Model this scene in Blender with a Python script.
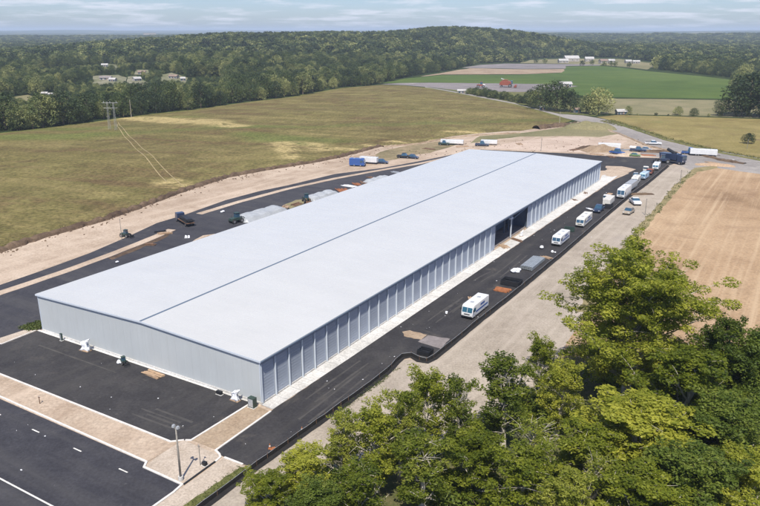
import bpy, bmesh, math, random
import numpy as np
from mathutils import Vector, Matrix, geometry
random.seed(7); rng = np.random.default_rng(7)
R = math.radians
scene = bpy.context.scene
for o in list(bpy.data.objects): bpy.data.objects.remove(o)
COL = scene.collection

# ------------------------------------------------------------------ camera
CAMH = 48.0                      # drone height
K = CAMH / 66.0                  # survey units -> metres
FPX, CX, CY, HOR = 706.0, 380.0, 253.0, 30.0
PITCH = math.atan((CY - HOR) / FPX)
cam = bpy.data.objects.new('camera', bpy.data.cameras.new('camera'))
COL.objects.link(cam); scene.camera = cam
cam.location = (0, 0, CAMH)
cam.rotation_euler = (R(90) - PITCH, 0, 0)
cam.data.sensor_width = 36; cam.data.lens = FPX / 760 * 36
cam.data.clip_start = 0.5; cam.data.clip_end = 120000

# ------------------------------------------------------------------ sky + sun
SUN_EL, SUN_DIR = 58.0, Vector((-0.10, -1.0, 0)).normalized()   # direction towards the sun
w = bpy.data.worlds.new('World'); scene.world = w; w.use_nodes = True
nt = w.node_tree; nt.nodes.clear()
out = nt.nodes.new('ShaderNodeOutputWorld'); bg = nt.nodes.new('ShaderNodeBackground')
sky = nt.nodes.new('ShaderNodeTexSky'); sky.sky_type = 'NISHITA'; sky.sun_disc = False
sky.sun_elevation = R(SUN_EL); sky.sun_rotation = math.atan2(SUN_DIR.x, SUN_DIR.y)
sky.air_density = 1.0; sky.dust_density = 0.6; sky.ozone_density = 1.5; sky.altitude = 100
tc = nt.nodes.new('ShaderNodeTexCoord'); mp = nt.nodes.new('ShaderNodeMapping')
mp.inputs['Scale'].default_value = (7, 7, 70)
nz = nt.nodes.new('ShaderNodeTexNoise'); nz.inputs['Scale'].default_value = 1.6
nz.inputs['Detail'].default_value = 7; nz.inputs['Roughness'].default_value = 0.58
cr = nt.nodes.new('ShaderNodeValToRGB')
cr.color_ramp.elements[0].position = 0.49; cr.color_ramp.elements[0].color = (0, 0, 0, 1)
cr.color_ramp.elements[1].position = 0.64; cr.color_ramp.elements[1].color = (.7, .7, .7, 1)
mx = nt.nodes.new('ShaderNodeMix'); mx.data_type = 'RGBA'
mx.inputs[7].default_value = (9.0, 9.3, 10.6, 1)
nt.links.new(tc.outputs['Generated'], mp.inputs[0]); nt.links.new(mp.outputs[0], nz.inputs['Vector'])
nt.links.new(nz.outputs[0], cr.inputs[0]); nt.links.new(cr.outputs[0], mx.inputs[0])
tn = nt.nodes.new('ShaderNodeMix'); tn.data_type = 'RGBA'; tn.blend_type = 'MULTIPLY'; tn.inputs[0].default_value = 1
tn.inputs[7].default_value = (.84, 1.0, 1.40, 1); nt.links.new(sky.outputs[0], tn.inputs[6])
nt.links.new(tn.outputs[2], mx.inputs[6]); nt.links.new(mx.outputs[2], bg.inputs[0])
bg.inputs[1].default_value = 0.08; nt.links.new(bg.outputs[0], out.inputs[0])
sun = bpy.data.objects.new('sun', bpy.data.lights.new('sun', 'SUN')); COL.objects.link(sun)
sun.data.energy = 5.0; sun.data.angle = R(0.53); sun.data.color = (1.0, 0.93, 0.81)
sd = Vector((SUN_DIR.x * math.cos(R(SUN_EL)), SUN_DIR.y * math.cos(R(SUN_EL)), math.sin(R(SUN_EL))))
sun.rotation_euler = sd.to_track_quat('Z', 'Y').to_euler(); sun.location = (0, 0, 300)
vs = scene.view_settings; vs.view_transform = 'Standard'; vs.look = 'None'; vs.gamma = 1; vs.exposure = 0.27
scene.render.engine = 'CYCLES'
scene.cycles.max_bounces = 6; scene.cycles.transparent_max_bounces = 8; scene.cycles.volume_bounces = 1

# ------------------------------------------------------------------ survey helpers
def ray(x, y):
    u = (x - CX) / FPX; v = (y - CY) / FPX
    return (u, math.cos(PITCH) - v * math.sin(PITCH), -(math.sin(PITCH) + v * math.cos(PITCH)))
def G(x, y, z=0.0):              # ground point surveyed from the photograph
    r = ray(x, y); t = (z - CAMH) / r[2]
    return (r[0] * t, r[1] * t)
EX = Vector((0.5160, 0.8566)); NX = Vector((0.8566, -0.5160))
YAW = math.atan2(NX.y, NX.x)
O2 = Vector(G(262, 404.5))
def S(s, t):                     # site grid: s to the right of the long wall, t along it
    return tuple(O2 + NX * (s * K) + EX * (t * K))
def W2S(x, y):
    d = Vector((x, y)) - O2
    return (d.dot(NX) / K, d.dot(EX) / K)

# ------------------------------------------------------------------ object helpers
def tag(o, label=None, cat=None, group=None, kind=None):
    if label: o['label'] = label
    if cat: o['category'] = cat
    if group: o['group'] = group
    if kind: o['kind'] = kind
    return o
def empty(name, loc, rz=0, label=None, cat=None, group=None, scale=1):
    o = bpy.data.objects.new(name, None); COL.objects.link(o)
    o.location = loc if len(loc) == 3 else (loc[0], loc[1], 0)
    o.rotation_euler = (0, 0, rz); o.scale = (scale,) * 3; o.empty_display_size = 0.5
    return tag(o, label, cat, group)
def link_mesh(name, me, m, parent=None, loc=None, smooth=False):
    o = bpy.data.objects.new(name, me); COL.objects.link(o)
    if m and not me.materials: me.materials.append(m)
    if parent: o.parent = parent
    if loc: o.location = loc
    if smooth: me.shade_smooth()
    return o
def copy_tree(root, loc=None, rz=None, label=None, group=None, scale=None):
    kids = {}
    for o in bpy.data.objects:
        if o.parent: kids.setdefault(o.parent.name, []).append(o)
    def rec(o, par):
        c = o.copy(); COL.objects.link(c); c.parent = par
        for ch in kids.get(o.name, []): rec(ch, c)
        return c
    c = rec(root, None)
    if loc is not None: c.location = loc if len(loc) == 3 else (loc[0], loc[1], 0)
    if rz is not None: c.rotation_euler = (0, 0, rz)
    if label: c['label'] = label
    if group: c['group'] = group
    if scale: c.scale = (scale,) * 3
    return c

class MB:
    def __init__(s): s.v = []; s.f = []
    def add(s, vs, fs):
        n = len(s.v); s.v += [tuple(p) for p in vs]; s.f += [tuple(i + n for i in f) for f in fs]; return s
    def box(s, c, d, rz=0, rx=0, taper=1.0):
        M = Matrix.Rotation(rz, 3, 'Z') @ Matrix.Rotation(rx, 3, 'X'); c = Vector(c); vs = []
        for z in (-.5, .5):
            k = taper if z > 0 else 1
            for x, y in ((-.5, -.5), (.5, -.5), (.5, .5), (-.5, .5)):
                vs.append(c + M @ Vector((x * d[0] * k, y * d[1] * k, z * d[2])))
        return s.add(vs, [(3, 2, 1, 0), (4, 5, 6, 7), (0, 1, 5, 4), (1, 2, 6, 5), (2, 3, 7, 6), (3, 0, 4, 7)])
    def tube(s, pts, rad, seg=8, cap=True):
        pts = [Vector(p) for p in pts]; n = len(pts)
        if not isinstance(rad, (list, tuple)): rad = [rad] * n
        vs = []
        for i, p in enumerate(pts):
            d = (pts[min(i + 1, n - 1)] - pts[max(i - 1, 0)]).normalized()
            a = Vector((0, 0, 1)) if abs(d.z) < .9 else Vector((1, 0, 0))
            u = d.cross(a).normalized(); q = d.cross(u).normalized()
            for k in range(seg):
                t = 2 * math.pi * k / seg
                vs.append(p + (u * math.cos(t) + q * math.sin(t)) * rad[i])
        fs = [(i * seg + k, i * seg + (k + 1) % seg, (i + 1) * seg + (k + 1) % seg, (i + 1) * seg + k)
              for i in range(n - 1) for k in range(seg)]
        if cap: fs += [tuple(range(seg))[::-1], tuple((n - 1) * seg + k for k in range(seg))]
        return s.add(vs, fs)
    def prism(s, prof, x0, x1, axis='x'):       # profile (a, z) extruded along an axis
        n = len(prof); vs = []
        for x in (x0, x1):
            for a, z in prof: vs.append((x, a, z) if axis == 'x' else (a, x, z))
        fs = [tuple(range(n)), tuple(range(n, 2 * n))[::-1]] + [(i, i + n, (i + 1) % n + n, (i + 1) % n) for i in range(n)]
        return s.add(vs, fs)
    def mesh(s, name, bevel=0, seg=2, angle=30):
        me = bpy.data.meshes.new(name); me.from_pydata(s.v, [], s.f)
        bm = bmesh.new(); bm.from_mesh(me)
        bmesh.ops.recalc_face_normals(bm, faces=bm.faces)
        if bevel:
            es = [e for e in bm.edges if len(e.link_faces) == 2 and e.calc_face_angle(0) > R(angle)]
            bmesh.ops.bevel(bm, geom=es, offset=bevel, segments=seg, profile=.5, affect='EDGES', clamp_overlap=True)
        bm.to_mesh(me); bm.free(); me.update(); return me
    def build(s, name, m, parent=None, bevel=0, loc=None, smooth=False, seg=2):
        return link_mesh(name, s.mesh(name, bevel, seg), m, parent, loc, smooth)

# ------------------------------------------------------------------ materials
def newmat(name):
    m = bpy.data.materials.new(name); m.use_nodes = True
    nt = m.node_tree; return m, nt, nt.nodes['Principled BSDF']
def ramp(nt, stops):
    n = nt.nodes.new('ShaderNodeValToRGB'); e = n.color_ramp.elements
    while len(e) < len(stops): e.new(0.5)
    for el, (p, c) in zip(e, stops): el.position = p; el.color = (*c, 1)
    return n
def noise(nt, vec, scale, detail=5, rough=.6, dist=0):
    n = nt.nodes.new('ShaderNodeTexNoise'); n.inputs['Scale'].default_value = scale
    n.inputs['Detail'].default_value = detail; n.inputs['Roughness'].default_value = rough
    n.inputs['Distortion'].default_value = dist
    if vec: nt.links.new(vec, n.inputs['Vector'])
    return n
def mixc(nt, fac, a, b, mode='MIX'):
    n = nt.nodes.new('ShaderNodeMix'); n.data_type = 'RGBA'; n.blend_type = mode
    for i, q in ((0, fac), (6, a), (7, b)):
        if hasattr(q, 'is_linked') or hasattr(q, 'links'): nt.links.new(q, n.inputs[i])
        elif i == 0: n.inputs[0].default_value = q
        else: n.inputs[i].default_value = (*q, 1)
    return n.outputs[2]
def posvec(nt, rot=0, scale=(1, 1, 1), obj=False):
    if obj: g = nt.nodes.new('ShaderNodeTexCoord').outputs['Object']
    else: g = nt.nodes.new('ShaderNodeNewGeometry').outputs['Position']
    mpn = nt.nodes.new('ShaderNodeMapping'); mpn.vector_type = 'POINT'
    # rotate into the site grid first, then stretch
    nt.links.new(g, mpn.inputs[0]); mpn.inputs['Rotation'].default_value = (0, 0, rot)
    m2 = nt.nodes.new('ShaderNodeMapping'); m2.inputs['Scale'].default_value = scale
    nt.links.new(mpn.outputs[0], m2.inputs[0]); return m2.outputs[0]
def bump(nt, b, h, strength=.3, dist=.05):
    n = nt.nodes.new('ShaderNodeBump'); n.inputs['Strength'].default_value = strength
    n.inputs['Distance'].default_value = dist
    nt.links.new(h, n.inputs['Height']); nt.links.new(n.outputs[0], b.inputs['Normal'])
def maprange(nt, v, a, b, c=0, d=1):
    n = nt.nodes.new('ShaderNodeMapRange'); nt.links.new(v, n.inputs[0])
    for i, q in enumerate((a, b, c, d)): n.inputs[i + 1].default_value = q
    return n.outputs[0]

def ground_mat(name, cols, scales=(.02, .15, 1.2), streak=None, rough=.95, bstr=.5, patches=None):
    """cols: three tones; noise at three sizes; optional streaks along the site grid"""
    m, nt, b = newmat(name); p = posvec(nt)
    n1 = noise(nt, p, scales[0], 6, .62, .6); n2 = noise(nt, p, scales[1], 7, .65, .3); n3 = noise(nt, p, scales[2], 4, .7)
    r1 = ramp(nt, [(.36, cols[0]), (.5, cols[1]), (.66, cols[2])]); nt.links.new(n1.outputs[0], r1.inputs[0])
    r2 = ramp(nt, [(.34, cols[0]), (.5, cols[1]), (.68, cols[2])]); nt.links.new(n2.outputs[0], r2.inputs[0])
    c = mixc(nt, .5, r1.outputs[0], r2.outputs[0])
    g = ramp(nt, [(.3, (.72, .72, .72)), (.7, (1.22, 1.22, 1.22))]); nt.links.new(n3.outputs[0], g.inputs[0])
    c = mixc(nt, 1.0, c, g.outputs[0], 'MULTIPLY')
    if streak:
        sc, amt, cc = streak
        ps = posvec(nt, -YAW, sc); ns = noise(nt, ps, 1.0, 5, .6, .25)
        f = maprange(nt, ns.outputs[0], .48, .68, 0, amt)
        c = mixc(nt, f, c, cc)
    if patches:
        for sc, lo, hi, cc, amt in patches:
            npn = noise(nt, p, sc, 6, .65, .8)
            c = mixc(nt, maprange(nt, npn.outputs[0], lo, hi, 0, amt), c, cc)
    nt.links.new(c, b.inputs['Base Color']); b.inputs['Roughness'].default_value = rough
    b.inputs['Specular IOR Level'].default_value = .2
    bump(nt, b, n3.outputs[0], bstr, .12)
    return m
def plain(name, col, rough=.6, metal=0, var=.12, scale=3, spec=.5, bs=0.0, coat=0):
    m, nt, b = newmat(name); p = posvec(nt, obj=True); n = noise(nt, p, scale, 5, .6)
    lo = tuple(c * (1 - var) for c in col); hi = tuple(min(1, c * (1 + var)) for c in col)
    r = ramp(nt, [(.3, lo), (.7, hi)]); nt.links.new(n.outputs[0], r.inputs[0])
    nt.links.new(r.outputs[0], b.inputs['Base Color']); b.inputs['Roughness'].default_value = rough
    b.inputs['Metallic'].default_value = metal; b.inputs['Specular IOR Level'].default_value = spec
    b.inputs['Coat Weight'].default_value = coat
    if bs: bump(nt, b, n.outputs[0], bs, .02)
    return m

M = {}
M['asphalt'] = ground_mat('asphalt_new', [(.024, .023, .026), (.038, .037, .040), (.062, .059, .059)], (.03, .25, 2.5),
    streak=((.5, .03, 1), .45, (.062, .059, .056)), rough=.85, bstr=.25,
    patches=[(.11, .60, .72, (.13, .115, .095), .55), (.9, .66, .74, (.2, .185, .16), .5)])
M['asphalt_grey'] = ground_mat('asphalt_worn', [(.030, .030, .037), (.044, .044, .052), (.062, .061, .068)], (.03, .3, 2.5),
    streak=((.02, .35, 1), .35, (.085, .083, .082)), rough=.85, bstr=.25,
    patches=[(.14, .61, .73, (.12, .11, .10), .45), (1.1, .67, .74, (.22, .21, .19), .5)])
M['gravel'] = ground_mat('gravel_tan', [(.25, .21, .168), (.335, .29, .235), (.42, .365, .305)], (.03, .3, 3.0),
    streak=((.6, .02, 1), .5, (.44, .38, .32)), patches=[(.05, .55, .7, (.27, .235, .205), .6)])
M['dirt'] = ground_mat('dirt_pale', [(.28, .21, .150), (.40, .315, .24), (.52, .43, .34)], (.02, .18, 2.0),
    streak=((.35, .02, 1), .55, (.52, .42, .33)), patches=[(.07, .58, .7, (.21, .145, .10), .6)])
M['dirt_brown'] = ground_mat('dirt_brown', [(.20, .14, .09), (.30, .225, .155), (.40, .32, .235)], (.04, .3, 2.5))
M['field'] = ground_mat('field_bare', [(.23, .15, .085), (.345, .235, .14), (.43, .31, .195)], (.018, .08, 1.5),
    streak=((.7, .012, 1), .6, (.48, .36, .235)), patches=[(.035, .56, .68, (.20, .125, .075), .7), (.2, .62, .72, (.24, .16, .10), .5)])
M['green_field'] = ground_mat('crop_green', [(.045, .075, .012), (.066, .105, .016), (.105, .14, .030)], (.004, .03, .6),
    streak=((.01, .12, 1), .3, (.06, .125, .035)), patches=[(.02, .70, .74, (.22, .2, .14), .6)])
M['grass_tan'] = ground_mat('grass_dry', [(.12, .12, .055), (.19, .175, .09), (.26, .22, .13)], (.01, .06, 1.0))
M['grass_green'] = ground_mat('grass_olive', [(.075, .095, .028), (.12, .125, .042), (.19, .165, .07)], (.012, .07, 1.0),
    patches=[(.02, .55, .7, (.17, .115, .06), .6)])
M['road'] = ground_mat('gravel_road', [(.19, .175, .165), (.26, .24, .225), (.35, .325, .30)], (.03, .3, 3.0))
M['lot_grey'] = ground_mat('lot_grey', [(.15, .135, .135), (.20, .18, .178), (.28, .25, .245)], (.01, .06, .7),
    patches=[(.02, .6, .66, (.45, .41, .38), .7)])
M['scrub'] = ground_mat('scrub_ground', [(.045, .06, .02), (.09, .095, .035), (.20, .16, .09)], (.1, .6, 3.0))
M['soil'] = ground_mat('soil_dark', [(.06, .04, .028), (.11, .075, .05), (.19, .135, .09)], (.1, .6, 3.0), bstr=.9)
M['concrete'] = ground_mat('concrete_pale', [(.43, .42, .40), (.56, .55, .53), (.66, .65, .63)], (.08, .5, 3.0),
    rough=.8, bstr=.2, patches=[(.25, .62, .72, (.30, .26, .21), .6)])
M['pad'] = ground_mat('pad_tan', [(.34, .28, .22), (.42, .355, .29), (.50, .43, .36)], (.1, .6, 4.0), rough=.85, bstr=.2)
M['kerb'] = plain('kerb_white', (.60, .575, .54), .8, var=.15, scale=1.5)
M['paint'] = plain('road_paint', (.62, .61, .57), .7, var=.25, scale=2)

def coated(name, col, rib_axis, rib, rough=.42, var=.03, spec=.5, metal=0.0, dirt=.0):
    m, nt, b = newmat(name); p = posvec(nt, obj=True)
    n = noise(nt, p, .12, 6, .6, .4); n2 = noise(nt, posvec(nt, obj=True, scale=(.08, .5, .12) if rib_axis == 'Y' else (1, 1, .12)), 1.3, 3, .5)
    lo = tuple(c * (1 - var) for c in col); hi = tuple(min(1, c * (1 + var)) for c in col)
    r = ramp(nt, [(.3, lo), (.7, hi)]); nt.links.new(n.outputs[0], r.inputs[0]); c = r.outputs[0]
    if dirt: c = mixc(nt, maprange(nt, n2.outputs[0], .5, .8, 0, dirt), c, (.28, .27, .26))
    nt.links.new(c, b.inputs['Base Color'])
    nt.links.new(maprange(nt, n2.outputs[0], .2, .8, rough - .06, rough + .08), b.inputs['Roughness'])
    b.inputs['Specular IOR Level'].default_value = spec; b.inputs['Metallic'].default_value = metal
    wv = nt.nodes.new('ShaderNodeTexWave'); wv.wave_type = 'BANDS'; wv.bands_direction = rib_axis
    wv.inputs['Scale'].default_value = 1.0 / rib / math.pi * .5 * math.pi / 1.0
    nt.links.new(posvec(nt, obj=True), wv.inputs['Vector'])
    bump(nt, b, wv.outputs[0], .0 if rib_axis == 'Y' else .08, .02)
    lap = noise(nt, posvec(nt, obj=True, scale=(.05, .55, 1) if rib_axis == 'Y' else (.9, 1, .06)), 1.0, 2, .4)
    c = mixc(nt, maprange(nt, lap.outputs[0], .45, .62, 0, .04 if rib_axis == 'Y' else .10), c, (.36, .38, .40)); nt.links.new(c, b.inputs['Base Color'])
    return m
M['roof'] = coated('roof_white', (.565, .565, .54), 'Y', .9, .26, .03, 1.0, metal=.1, dirt=.05)
M['wall_front'] = coated('wall_pale', (.44, .47, .485), 'X', .6, .5, .04, .4, dirt=.12)
M['bay'] = plain('bay_blue_grey', (.31, .35, .42), .45, var=.08, scale=.6)
_nt = M['bay'].node_tree; _b = _nt.nodes['Principled BSDF']; _oi = _nt.nodes.new('ShaderNodeObjectInfo')
_src = _b.inputs['Base Color'].links[0].from_socket; _hv = _nt.nodes.new('ShaderNodeHueSaturation'); _nt.links.new(_src, _hv.inputs['Color'])
_nt.links.new(maprange(_nt, _oi.outputs['Random'], 0, 1, .90, 1.10), _hv.inputs['Value']); _nt.links.new(_hv.outputs[0], _b.inputs['Base Color'])
M['bay_header'] = plain('bay_header_blue', (.19, .24, .34), .5, var=.05, scale=.6)
M['pilaster'] = plain('pilaster_pale', (.50, .555, .62), .45, var=.04, scale=1)
M['trim'] = plain('trim_slate', (.10, .135, .19), .5, var=.08)
M['trim_light'] = plain('trim_pale', (.50, .55, .62), .5, var=.06)
M['steel'] = plain('steel_blue', (.12, .16, .24), .45, metal=.4, var=.15)
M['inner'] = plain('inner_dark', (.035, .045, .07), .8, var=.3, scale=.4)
M['white'] = plain('white_paint', (.66, .67, .68), .4, var=.09, scale=1.2, coat=.3)
M['offwhite'] = plain('offwhite_paint', (.62, .60, .55), .5, var=.12, scale=1.2)
M['paleblue'] = plain('pale_blue_paint', (.40, .52, .64), .4, var=.08)
M['whitebag'] = plain('white_plastic', (.82, .84, .88), .5, var=.08, scale=2, bs=.5)
M['silver'] = plain('silver_grey', (.42, .44, .46), .4, metal=.3, var=.15)
M['sheet'] = plain('galvanised_sheet', (.30, .33, .35), .45, metal=.35, var=.2, scale=1.5)
M['sheetpale'] = plain('plastic_sheet_pale', (.33, .35, .37), .5, var=.12, scale=.8, bs=.4)
M['glass'] = plain('vehicle_glass', (.03, .075, .12), .08, var=.2, spec=.8, coat=.5)
M['glass_teal'] = plain('windscreen_teal', (.03, .11, .17), .1, var=.25, spec=.8, coat=.5)
M['black'] = plain('black_plastic', (.016, .017, .02), .55, var=.3)
M['tyre'] = plain('tyre_rubber', (.018, .018, .018), .85, var=.3)
M['rim'] = plain('rim_grey', (.35, .35, .36), .4, metal=.6)
M['navy'] = plain('navy_paint', (.025, .04, .085), .35, var=.2, coat=.4)
M['blue'] = plain('blue_paint', (.03, .09, .30), .35, var=.15, coat=.4)
M['darkgreen'] = plain('dark_green_paint', (.03, .055, .045), .5, var=.3)
M['lamp_glass'] = plain('lamp_glass', (.7, .7, .68), .15)
M['red'] = plain('red_paint', (.25, .065, .035), .5, var=.25)
M['rust'] = plain('rust_orange', (.32, .12, .045), .75, var=.4, scale=2)
M['wood'] = plain('wood_tan', (.36, .25, .16), .8, var=.3, scale=2)
M['wooddark'] = plain('wood_brown', (.15, .085, .05), .85, var=.4, scale=2)
M['pole'] = plain('pole_grey', (.24, .225, .20), .7, metal=.1, var=.2)
M['galv'] = plain('galvanised_steel', (.33, .33, .31), .6, var=.1)
M['polewood'] = plain('pole_pale', (.38, .34, .28), .8, var=.2)
M['fabric_and_shade'] = plain('silt_fabric_and_shade', (.012, .011, .011), .8, var=.4, scale=1.5, bs=.5)  # black fence cloth, also used for the shade painted at its foot
M['tan_paint'] = plain('tan_paint', (.34, .29, .22), .45, var=.15, coat=.2)
M['green_paint'] = plain('green_paint', (.16, .26, .10), .5, var=.2)
M['house_wall'] = plain('house_wall', (.36, .33, .30), .8, var=.15, scale=.2)
M['house_roof'] = plain('house_roof', (.40, .39, .38), .7, var=.15, scale=.3)
M['roof_brown'] = plain('roof_brown', (.22, .16, .13), .8, var=.2, scale=.3)
M['yellow'] = plain('yellow_paint', (.45, .30, .05), .5, var=.2)
M['bark_pale'] = plain('bark_pale', (.44, .40, .33), .85, var=.3, scale=2.5, bs=.6)
M['bark'] = plain('bark_brown', (.13, .10, .07), .9, var=.35, scale=3, bs=.7)

def leaf_mat(name, dark, mid, light, trans=.25, nscale=.35, rv=.28, tv=.22):
    m, nt, b = newmat(name)
    oi = nt.nodes.new('ShaderNodeObjectInfo'); at = nt.nodes.new('ShaderNodeAttribute'); at.attribute_name = 'tint'
    n = noise(nt, posvec(nt, obj=True), nscale, 3, .6)
    a = nt.nodes.new('ShaderNodeMath'); a.operation = 'ADD'
    nt.links.new(maprange(nt, oi.outputs['Random'], 0, 1, -rv, rv), a.inputs[0])
    nt.links.new(maprange(nt, n.outputs[0], .25, .75, .2, .8), a.inputs[1])
    a3 = nt.nodes.new('ShaderNodeMath'); a3.operation = 'ADD'; nL = noise(nt, oi.outputs['Location'], .022, 3, .6)
    nt.links.new(a.outputs[0], a3.inputs[0]); nt.links.new(maprange(nt, nL.outputs[0], .3, .7, -rv * .6, rv * .6), a3.inputs[1]); a = a3
    a2 = nt.nodes.new('ShaderNodeMath'); a2.operation = 'ADD'
    nt.links.new(a.outputs[0], a2.inputs[0]); nt.links.new(maprange(nt, at.outputs['Fac'], 0, 1, -tv, tv), a2.inputs[1])
    r = ramp(nt, [(.05, dark), (.5, mid), (.95, light)]); nt.links.new(a2.outputs[0], r.inputs[0])
    nt.links.new(r.outputs[0], b.inputs['Base Color']); b.inputs['Roughness'].default_value = .55
    b.inputs['Specular IOR Level'].default_value = .25
    t = nt.nodes.new('ShaderNodeBsdfTranslucent'); ms = nt.nodes.new('ShaderNodeMixShader')
    tcol = mixc(nt, 1.0, r.outputs[0], (1.5, 1.6, .6), 'MULTIPLY'); nt.links.new(tcol, t.inputs[0])
    ms.inputs[0].default_value = trans
    o = nt.nodes['Material Output']
    nt.links.new(b.outputs[0], ms.inputs[1]); nt.links.new(t.outputs[0], ms.inputs[2]); nt.links.new(ms.outputs[0], o.inputs[0])
    return m
M['leaf_lime'] = leaf_mat('leaf_lime', (.058, .088, .009), (.172, .200, .018), (.38, .375, .055), .42)
M['leaf_mid'] = leaf_mat('leaf_mid', (.050, .080, .011), (.150, .180, .020), (.36, .36, .07), .42)
M['leaf_dark'] = leaf_mat('leaf_dark', (.040, .068, .012), (.115, .155, .022), (.27, .29, .06), .36)
M['leaf_far'] = leaf_mat('leaf_far', (.020, .036, .013), (.070, .098, .028), (.33, .33, .13), .18, 1.6, .36, .12)

# ------------------------------------------------------------------ sheets (polygons on the ground)
def inpoly(px, py, poly):
    px = np.asarray(px); py = np.asarray(py); c = np.zeros(px.shape, bool); n = len(poly)
    for i in range(n):
        x0, y0 = poly[i]; x1, y1 = poly[(i + 1) % n]
        if y0 == y1: continue
        c ^= ((y0 > py) != (y1 > py)) & (px < (x1 - x0) * (py - y0) / (y1 - y0) + x0)
    return c
def edgedist(px, py, poly):
    d = np.full(np.shape(px), 1e9); n = len(poly)
    for i in range(n):
        a = np.array(poly[i]); b = np.array(poly[(i + 1) % n]); ab = b - a; L = (ab ** 2).sum() + 1e-9
        t = np.clip(((px - a[0]) * ab[0] + (py - a[1]) * ab[1]) / L, 0, 1)
        d = np.minimum(d, np.hypot(px - a[0] - t * ab[0], py - a[1] - t * ab[1]))
    return d
def ragged(poly, amp, step):
    o = []; n = len(poly)
    for i in range(n):
        a = Vector(poly[i]); b = Vector(poly[(i + 1) % n]); L = (b - a).length; k = max(1, int(L / step))
        nr = Vector((-(b - a).y, (b - a).x)).normalized() if L > 0 else Vector((0, 0))
        for j in range(k):
            p = a.lerp(b, j / k)
            if j: p = p + nr * random.uniform(-amp, amp)
            o.append((p.x, p.y))
    return o
def sheet(name, poly, z, m, step=None, zf=None, attrs=None, kind='structure', rag=None):
    if rag: poly = ragged(poly, *rag)
    if step is None:
        me = bpy.data.meshes.new(name)
        tris = geometry.tessellate_polygon([[Vector((x, y, 0)) for x, y in poly]])
        me.from_pydata([(x, y, z) for x, y in poly], [], [tuple(t) for t in tris])
    else:
        xs = [p[0] for p in poly]; ys = [p[1] for p in poly]
        gx, gy = np.meshgrid(np.arange(min(xs), max(xs), step), np.arange(min(ys), max(ys), step))
        gx = (gx + rng.uniform(-.3, .3, gx.shape) * step).ravel(); gy = (gy + rng.uniform(-.3, .3, gy.shape) * step).ravel()
        k = inpoly(gx, gy, poly); gx, gy = gx[k], gy[k]
        k = edgedist(gx, gy, poly) > step * .4; gx, gy = gx[k], gy[k]
        bp = ragged(poly, 0, step)
        pts = [Vector(p) for p in bp] + [Vector((a, b)) for a, b in zip(gx, gy)]
        nb = len(bp)
        vo, eo, fo, *_ = geometry.delaunay_2d_cdt(pts, [(i, (i + 1) % nb) for i in range(nb)], [], 1, 1e-4)
        X = np.array([v[0] for v in vo]); Y = np.array([v[1] for v in vo])
        Z = np.full(X.shape, z) + (zf(X, Y) if zf else 0)
        me = bpy.data.meshes.new(name); me.from_pydata(list(zip(X.tolist(), Y.tolist(), Z.tolist())), [], [tuple(f) for f in fo])
        if attrs:
            for an, fn in attrs.items():
                at = me.attributes.new(an, 'FLOAT', 'POINT'); at.data.foreach_set('value', fn(X, Y).astype(np.float32))
    bm = bmesh.new(); bm.from_mesh(me)
    for f in bm.faces:
        if f.normal.z < 0: f.normal_flip()
    bm.to_mesh(me); bm.free()
    if step: me.shade_smooth()
    o = link_mesh(name, me, m); tag(o, kind=kind); return o
PX = lambda L: [G(x, y) for x, y in L]
SS = lambda L: [S(s, t) for s, t in L]

# ------------------------------------------------------------------ terrain
def rolls(X, Y, L, seed, n=9):
    r = np.random.default_rng(seed); z = np.zeros(np.shape(X))
    for i in range(n):
        a = r.uniform(0, math.pi); k = 2 * math.pi / (L * r.uniform(.5, 1.7)); z = z + np.sin((X * math.cos(a) + Y * math.sin(a)) * k + r.uniform(0, 6.28))
    return z / math.sqrt(n)
def sstep(a, b, x): t = np.clip((x - a) / (b - a), 0, 1); return t * t * (3 - 2 * t)
FLAT = PX([(380, 90), (380, 83), (404, 77.5), (455, 69), (480, 63.4), (520, 62.0), (530, 58.5), (570, 57), (620, 57.5), (666, 63), (652, 69), (700, 74), (733, 78), (738, 99), (1000, 107), (1000, 230), (640, 150), (560, 125), (430, 95)])
def hgt(X, Y):
    X = np.asarray(X, float); Y = np.asarray(Y, float); D = np.hypot(X, Y)
    g = lambda cx, cy, sx, sy, a, al=2: a * np.exp(-(np.abs((X - cx) / sx) ** al + np.abs((Y - cy) / sy) ** al))
    h = g(215, 1720, 190, 420, 33, 2.4) + g(-230, 1420, 330, 420, 26, 2.6) + g(20, 1650, 260, 420, 8) + g(-205, 800, 170, 110, 8) + g(520, 1500, 160, 200, 5)
    h = h + (rolls(X, Y, 300, 3) * 1.6) * sstep(900, 1300, D)
    far = sstep(2600, 4200, D)
    h = h * (1 - far * .3) + far * (8 + 12 * rolls(X * .6, Y * 1.8, 2600, 5)) + sstep(7000, 14000, D) * (12 + 14 * rolls(X, Y, 6000, 9))
    mask = sstep(520, 700, D)
    # the flat fields to the right of the hill
    fr = 1 - np.where(inpoly(X, Y, FLAT), 0, sstep(5, 140, edgedist(X, Y, FLAT)))
    return np.where(D < 520, 0, h * mask * (1 - fr))
def fieldmask(X, Y):              # pale clearings far away
    n = rolls(X, Y * 2.2, 900, 21, 12)
    return sstep(1.05, 1.3, n) * sstep(1500, 2200, np.hypot(X, Y))
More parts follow.
